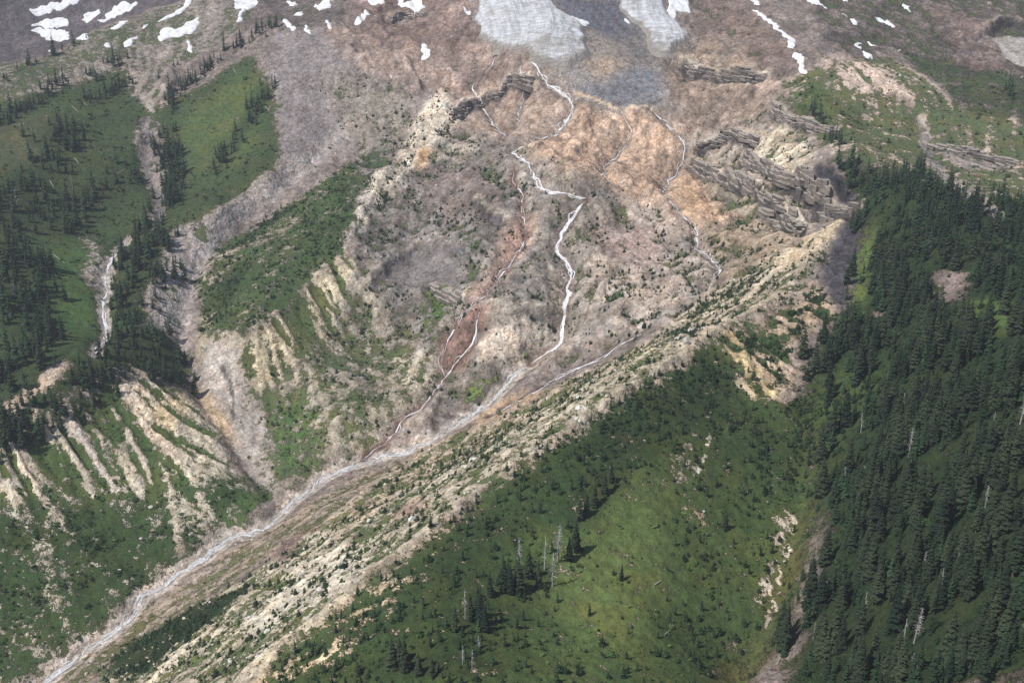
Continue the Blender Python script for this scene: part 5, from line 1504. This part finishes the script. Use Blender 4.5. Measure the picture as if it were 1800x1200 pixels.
for k, (pts, H, label, side) in enumerate(CLIFFS):
    P = line_at(pts, 6, 1)
    seg = np.hypot(*(P[1:] - P[:-1]).T); L = np.concatenate([[0], np.cumsum(seg)])
    e = None
    for row in range(3):
        n_ = max(4, int(L[-1] / 8.5)); t_ = np.linspace(2, L[-1] - 2, n_) + rng.uniform(-3, 3, n_)
        x_ = np.interp(t_, L, P[:, 0]); y_ = np.interp(t_, L, P[:, 1])
        x2 = np.interp(t_ + 2, L, P[:, 0]); y2 = np.interp(t_ + 2, L, P[:, 1]); dx_ = x2 - x_ + 1e-6; dy_ = y2 - y_; dn = np.hypot(dx_, dy_) + 1e-6
        nx_, ny_ = -dy_ / dn * side, dx_ / dn * side             # towards the high ground
        w_ = fbm(x_, y_, 24, 3, 21) * 10                        # the step on the ground wobbles by the same amount
        back = -1.5 + row * 2.2 + rng.uniform(-1.2, 1.2, n_)
        x_ = x_ - nx_ * w_ + nx_ * back; y_ = y_ - ny_ * w_ + ny_ * back
        zl = height(x_ - nx_ * 5, y_ - ny_ * 5); zh = height(x_ + nx_ * 5, y_ + ny_ * 5)
        if e is None:
            e = add('cliff_band', None, None, cat='cliff', group='dark rock cliffs', label=label, loc=(float(x_[n_ // 2]), float(y_[n_ // 2]), float(zl[n_ // 2])))
        for q in range(n_):
            if rng.random() < (0.1, 0.2, 0.3)[row]:
                continue
            full = min(max(zh[q] - zl[q] + 1.0, H * 0.5), H * 1.5)
            hgt = full * rng.uniform(0.34, 0.52)
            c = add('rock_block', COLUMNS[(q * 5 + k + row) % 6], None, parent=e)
            c.location = (x_[q] - e.location.x, y_[q] - e.location.y, zh[q] - full + row * full * 0.31 - e.location.z)
            c.rotation_euler = (rng.normal(0, 0.04), 0.12 + rng.normal(0, 0.04), math.atan2(dy_[q], dx_[q]) + rng.normal(0, 0.10))
            c.scale = (rng.uniform(10, 24), rng.uniform(7, 10), hgt)

# ------------------------------------------------------------------ what each single conifer is called
def where(px_, py_):
    if px_ < 650 and py_ > 950:
        return 'on the dark strip beside the creek'
    if px_ < 700:
        return 'on the wooded left side of the valley'
    if px_ < 790:
        return 'at the bottom edge left of the green slope stands'
    if px_ < 1380:
        if py_ > 1060: return 'in the lowest stand on the green slope'
        if px_ < 960: return 'in the snag rich stand on the green slope'
        if py_ > 940: return 'on the open green slope right of the snag rich stand'
        return 'in the upper stand on the green slope near the crest'
    row = 'along the bottom edge' if py_ > 1120 else 'in the lower part' if py_ > 1000 else 'in the middle part' if py_ > 860 else 'in the upper part' if py_ > 700 else 'near the top'
    col = 'beside the brown gully path' if px_ < 1470 else 'left of centre' if px_ < 1560 else 'at the centre' if px_ < 1640 else 'right of centre' if px_ < 1720 else 'near the right edge'
    return '%s of the right forest %s' % (row, col)
STOP = {'a', 'the', 'of', 'in', 'at', 'by', 'with', 'and', 'its', 'right', 'left', 'under', 'above', 'near', 'below', 'from', 'just', 'to', 'towards', 'upper', 'lower', 'open', 'between', 'two', 'long', 'short', 'tall', 'white', 'grey'}
def short(label):
    w_ = label.split()[:10]
    while w_ and w_[-1] in STOP:
        w_.pop()
    return ' '.join(w_)
named = set()
for a, b, c, label in SNAGS:
    for word, ok in (('left of', lambda q: q[1] < a - 4 and abs(q[2] - b) < 30), ('right of', lambda q: q[1] > a + 4 and abs(q[2] - b) < 30), ('above', lambda q: q[2] < b - 12 and abs(q[1] - a) < 25), ('below', lambda q: q[2] > b + 12 and abs(q[1] - a) < 25)):
        L = [q for q in tree_nodes if q[0].name not in named and ok(q) and math.hypot(q[1] - a, q[2] - b) < 60]
        if L:
            q = min(L, key=lambda q: math.hypot(q[1] - a, q[2] - b))
            named.add(q[0].name); q[0]['label'] = 'conifer just %s the %s' % (word, short(label))
tree_nodes = [q for q in tree_nodes if q[0].name not in named]
cells = {}
for e, a, b, c in tree_nodes:
    cells.setdefault(where(a, b), []).append((e, a, b, c))
for w_, L in cells.items():
    left = list(L)
    for key, word in ((lambda q: -q[3], 'tallest conifer'), (lambda q: q[1], 'leftmost conifer'), (lambda q: -q[1], 'rightmost conifer'), (lambda q: q[2], 'topmost conifer'), (lambda q: -q[2], 'lowest conifer'), (lambda q: q[3], 'smallest conifer')):
        if not left:
            break
        best = min(L, key=key)
        if best not in left:
            continue
        left.remove(best); best[0]['label'] = '%s %s' % (word, w_)
    left.sort(key=lambda q: -q[3])
    names = ['second tallest conifer', 'third tallest conifer', 'fourth tallest conifer']
    for q, nm in zip(left[:3], names):
        q[0]['label'] = '%s %s' % (nm, w_)
    for q in left[3:]:
        q[0]['label'] = 'dark conifer among others %s' % w_
print('labels', len(cells), round(time.time() - T0, 1))

# ------------------------------------------------------------------ thin summer haze over the whole valley
hz = Geo()
x0, x1, y0, y1, z0, z1 = -2200.0, 2200.0, -60.0, 3500.0, float(ZM.min()) - 3.0, max(float(ZM.max()) + 5.0, CAM_Z + 20.0)
hz.v = [(x0, y0, z0), (x1, y0, z0), (x1, y1, z0), (x0, y1, z0), (x0, y0, z1), (x1, y0, z1), (x1, y1, z1), (x0, y1, z1)]
hz.f = [(3, 2, 1, 0), (4, 5, 6, 7), (0, 1, 5, 4), (1, 2, 6, 5), (2, 3, 7, 6), (3, 0, 4, 7)]
m_h = bpy.data.materials.new('haze'); m_h.use_nodes = True
m_h.node_tree.nodes.clear()
h_o = m_h.node_tree.nodes.new('ShaderNodeOutputMaterial'); h_v = m_h.node_tree.nodes.new('ShaderNodeVolumePrincipled')
h_v.inputs['Color'].default_value = (0.80, 0.86, 0.95, 1); h_v.inputs['Density'].default_value = 0.00006; h_v.inputs['Anisotropy'].default_value = 0.2
m_h.node_tree.links.new(h_v.outputs[0], h_o.inputs['Volume'])
add('haze', hz.mesh('haze'), m_h, kind='stuff', label='thin bluish summer haze filling the valley air')
#---SECTION6---
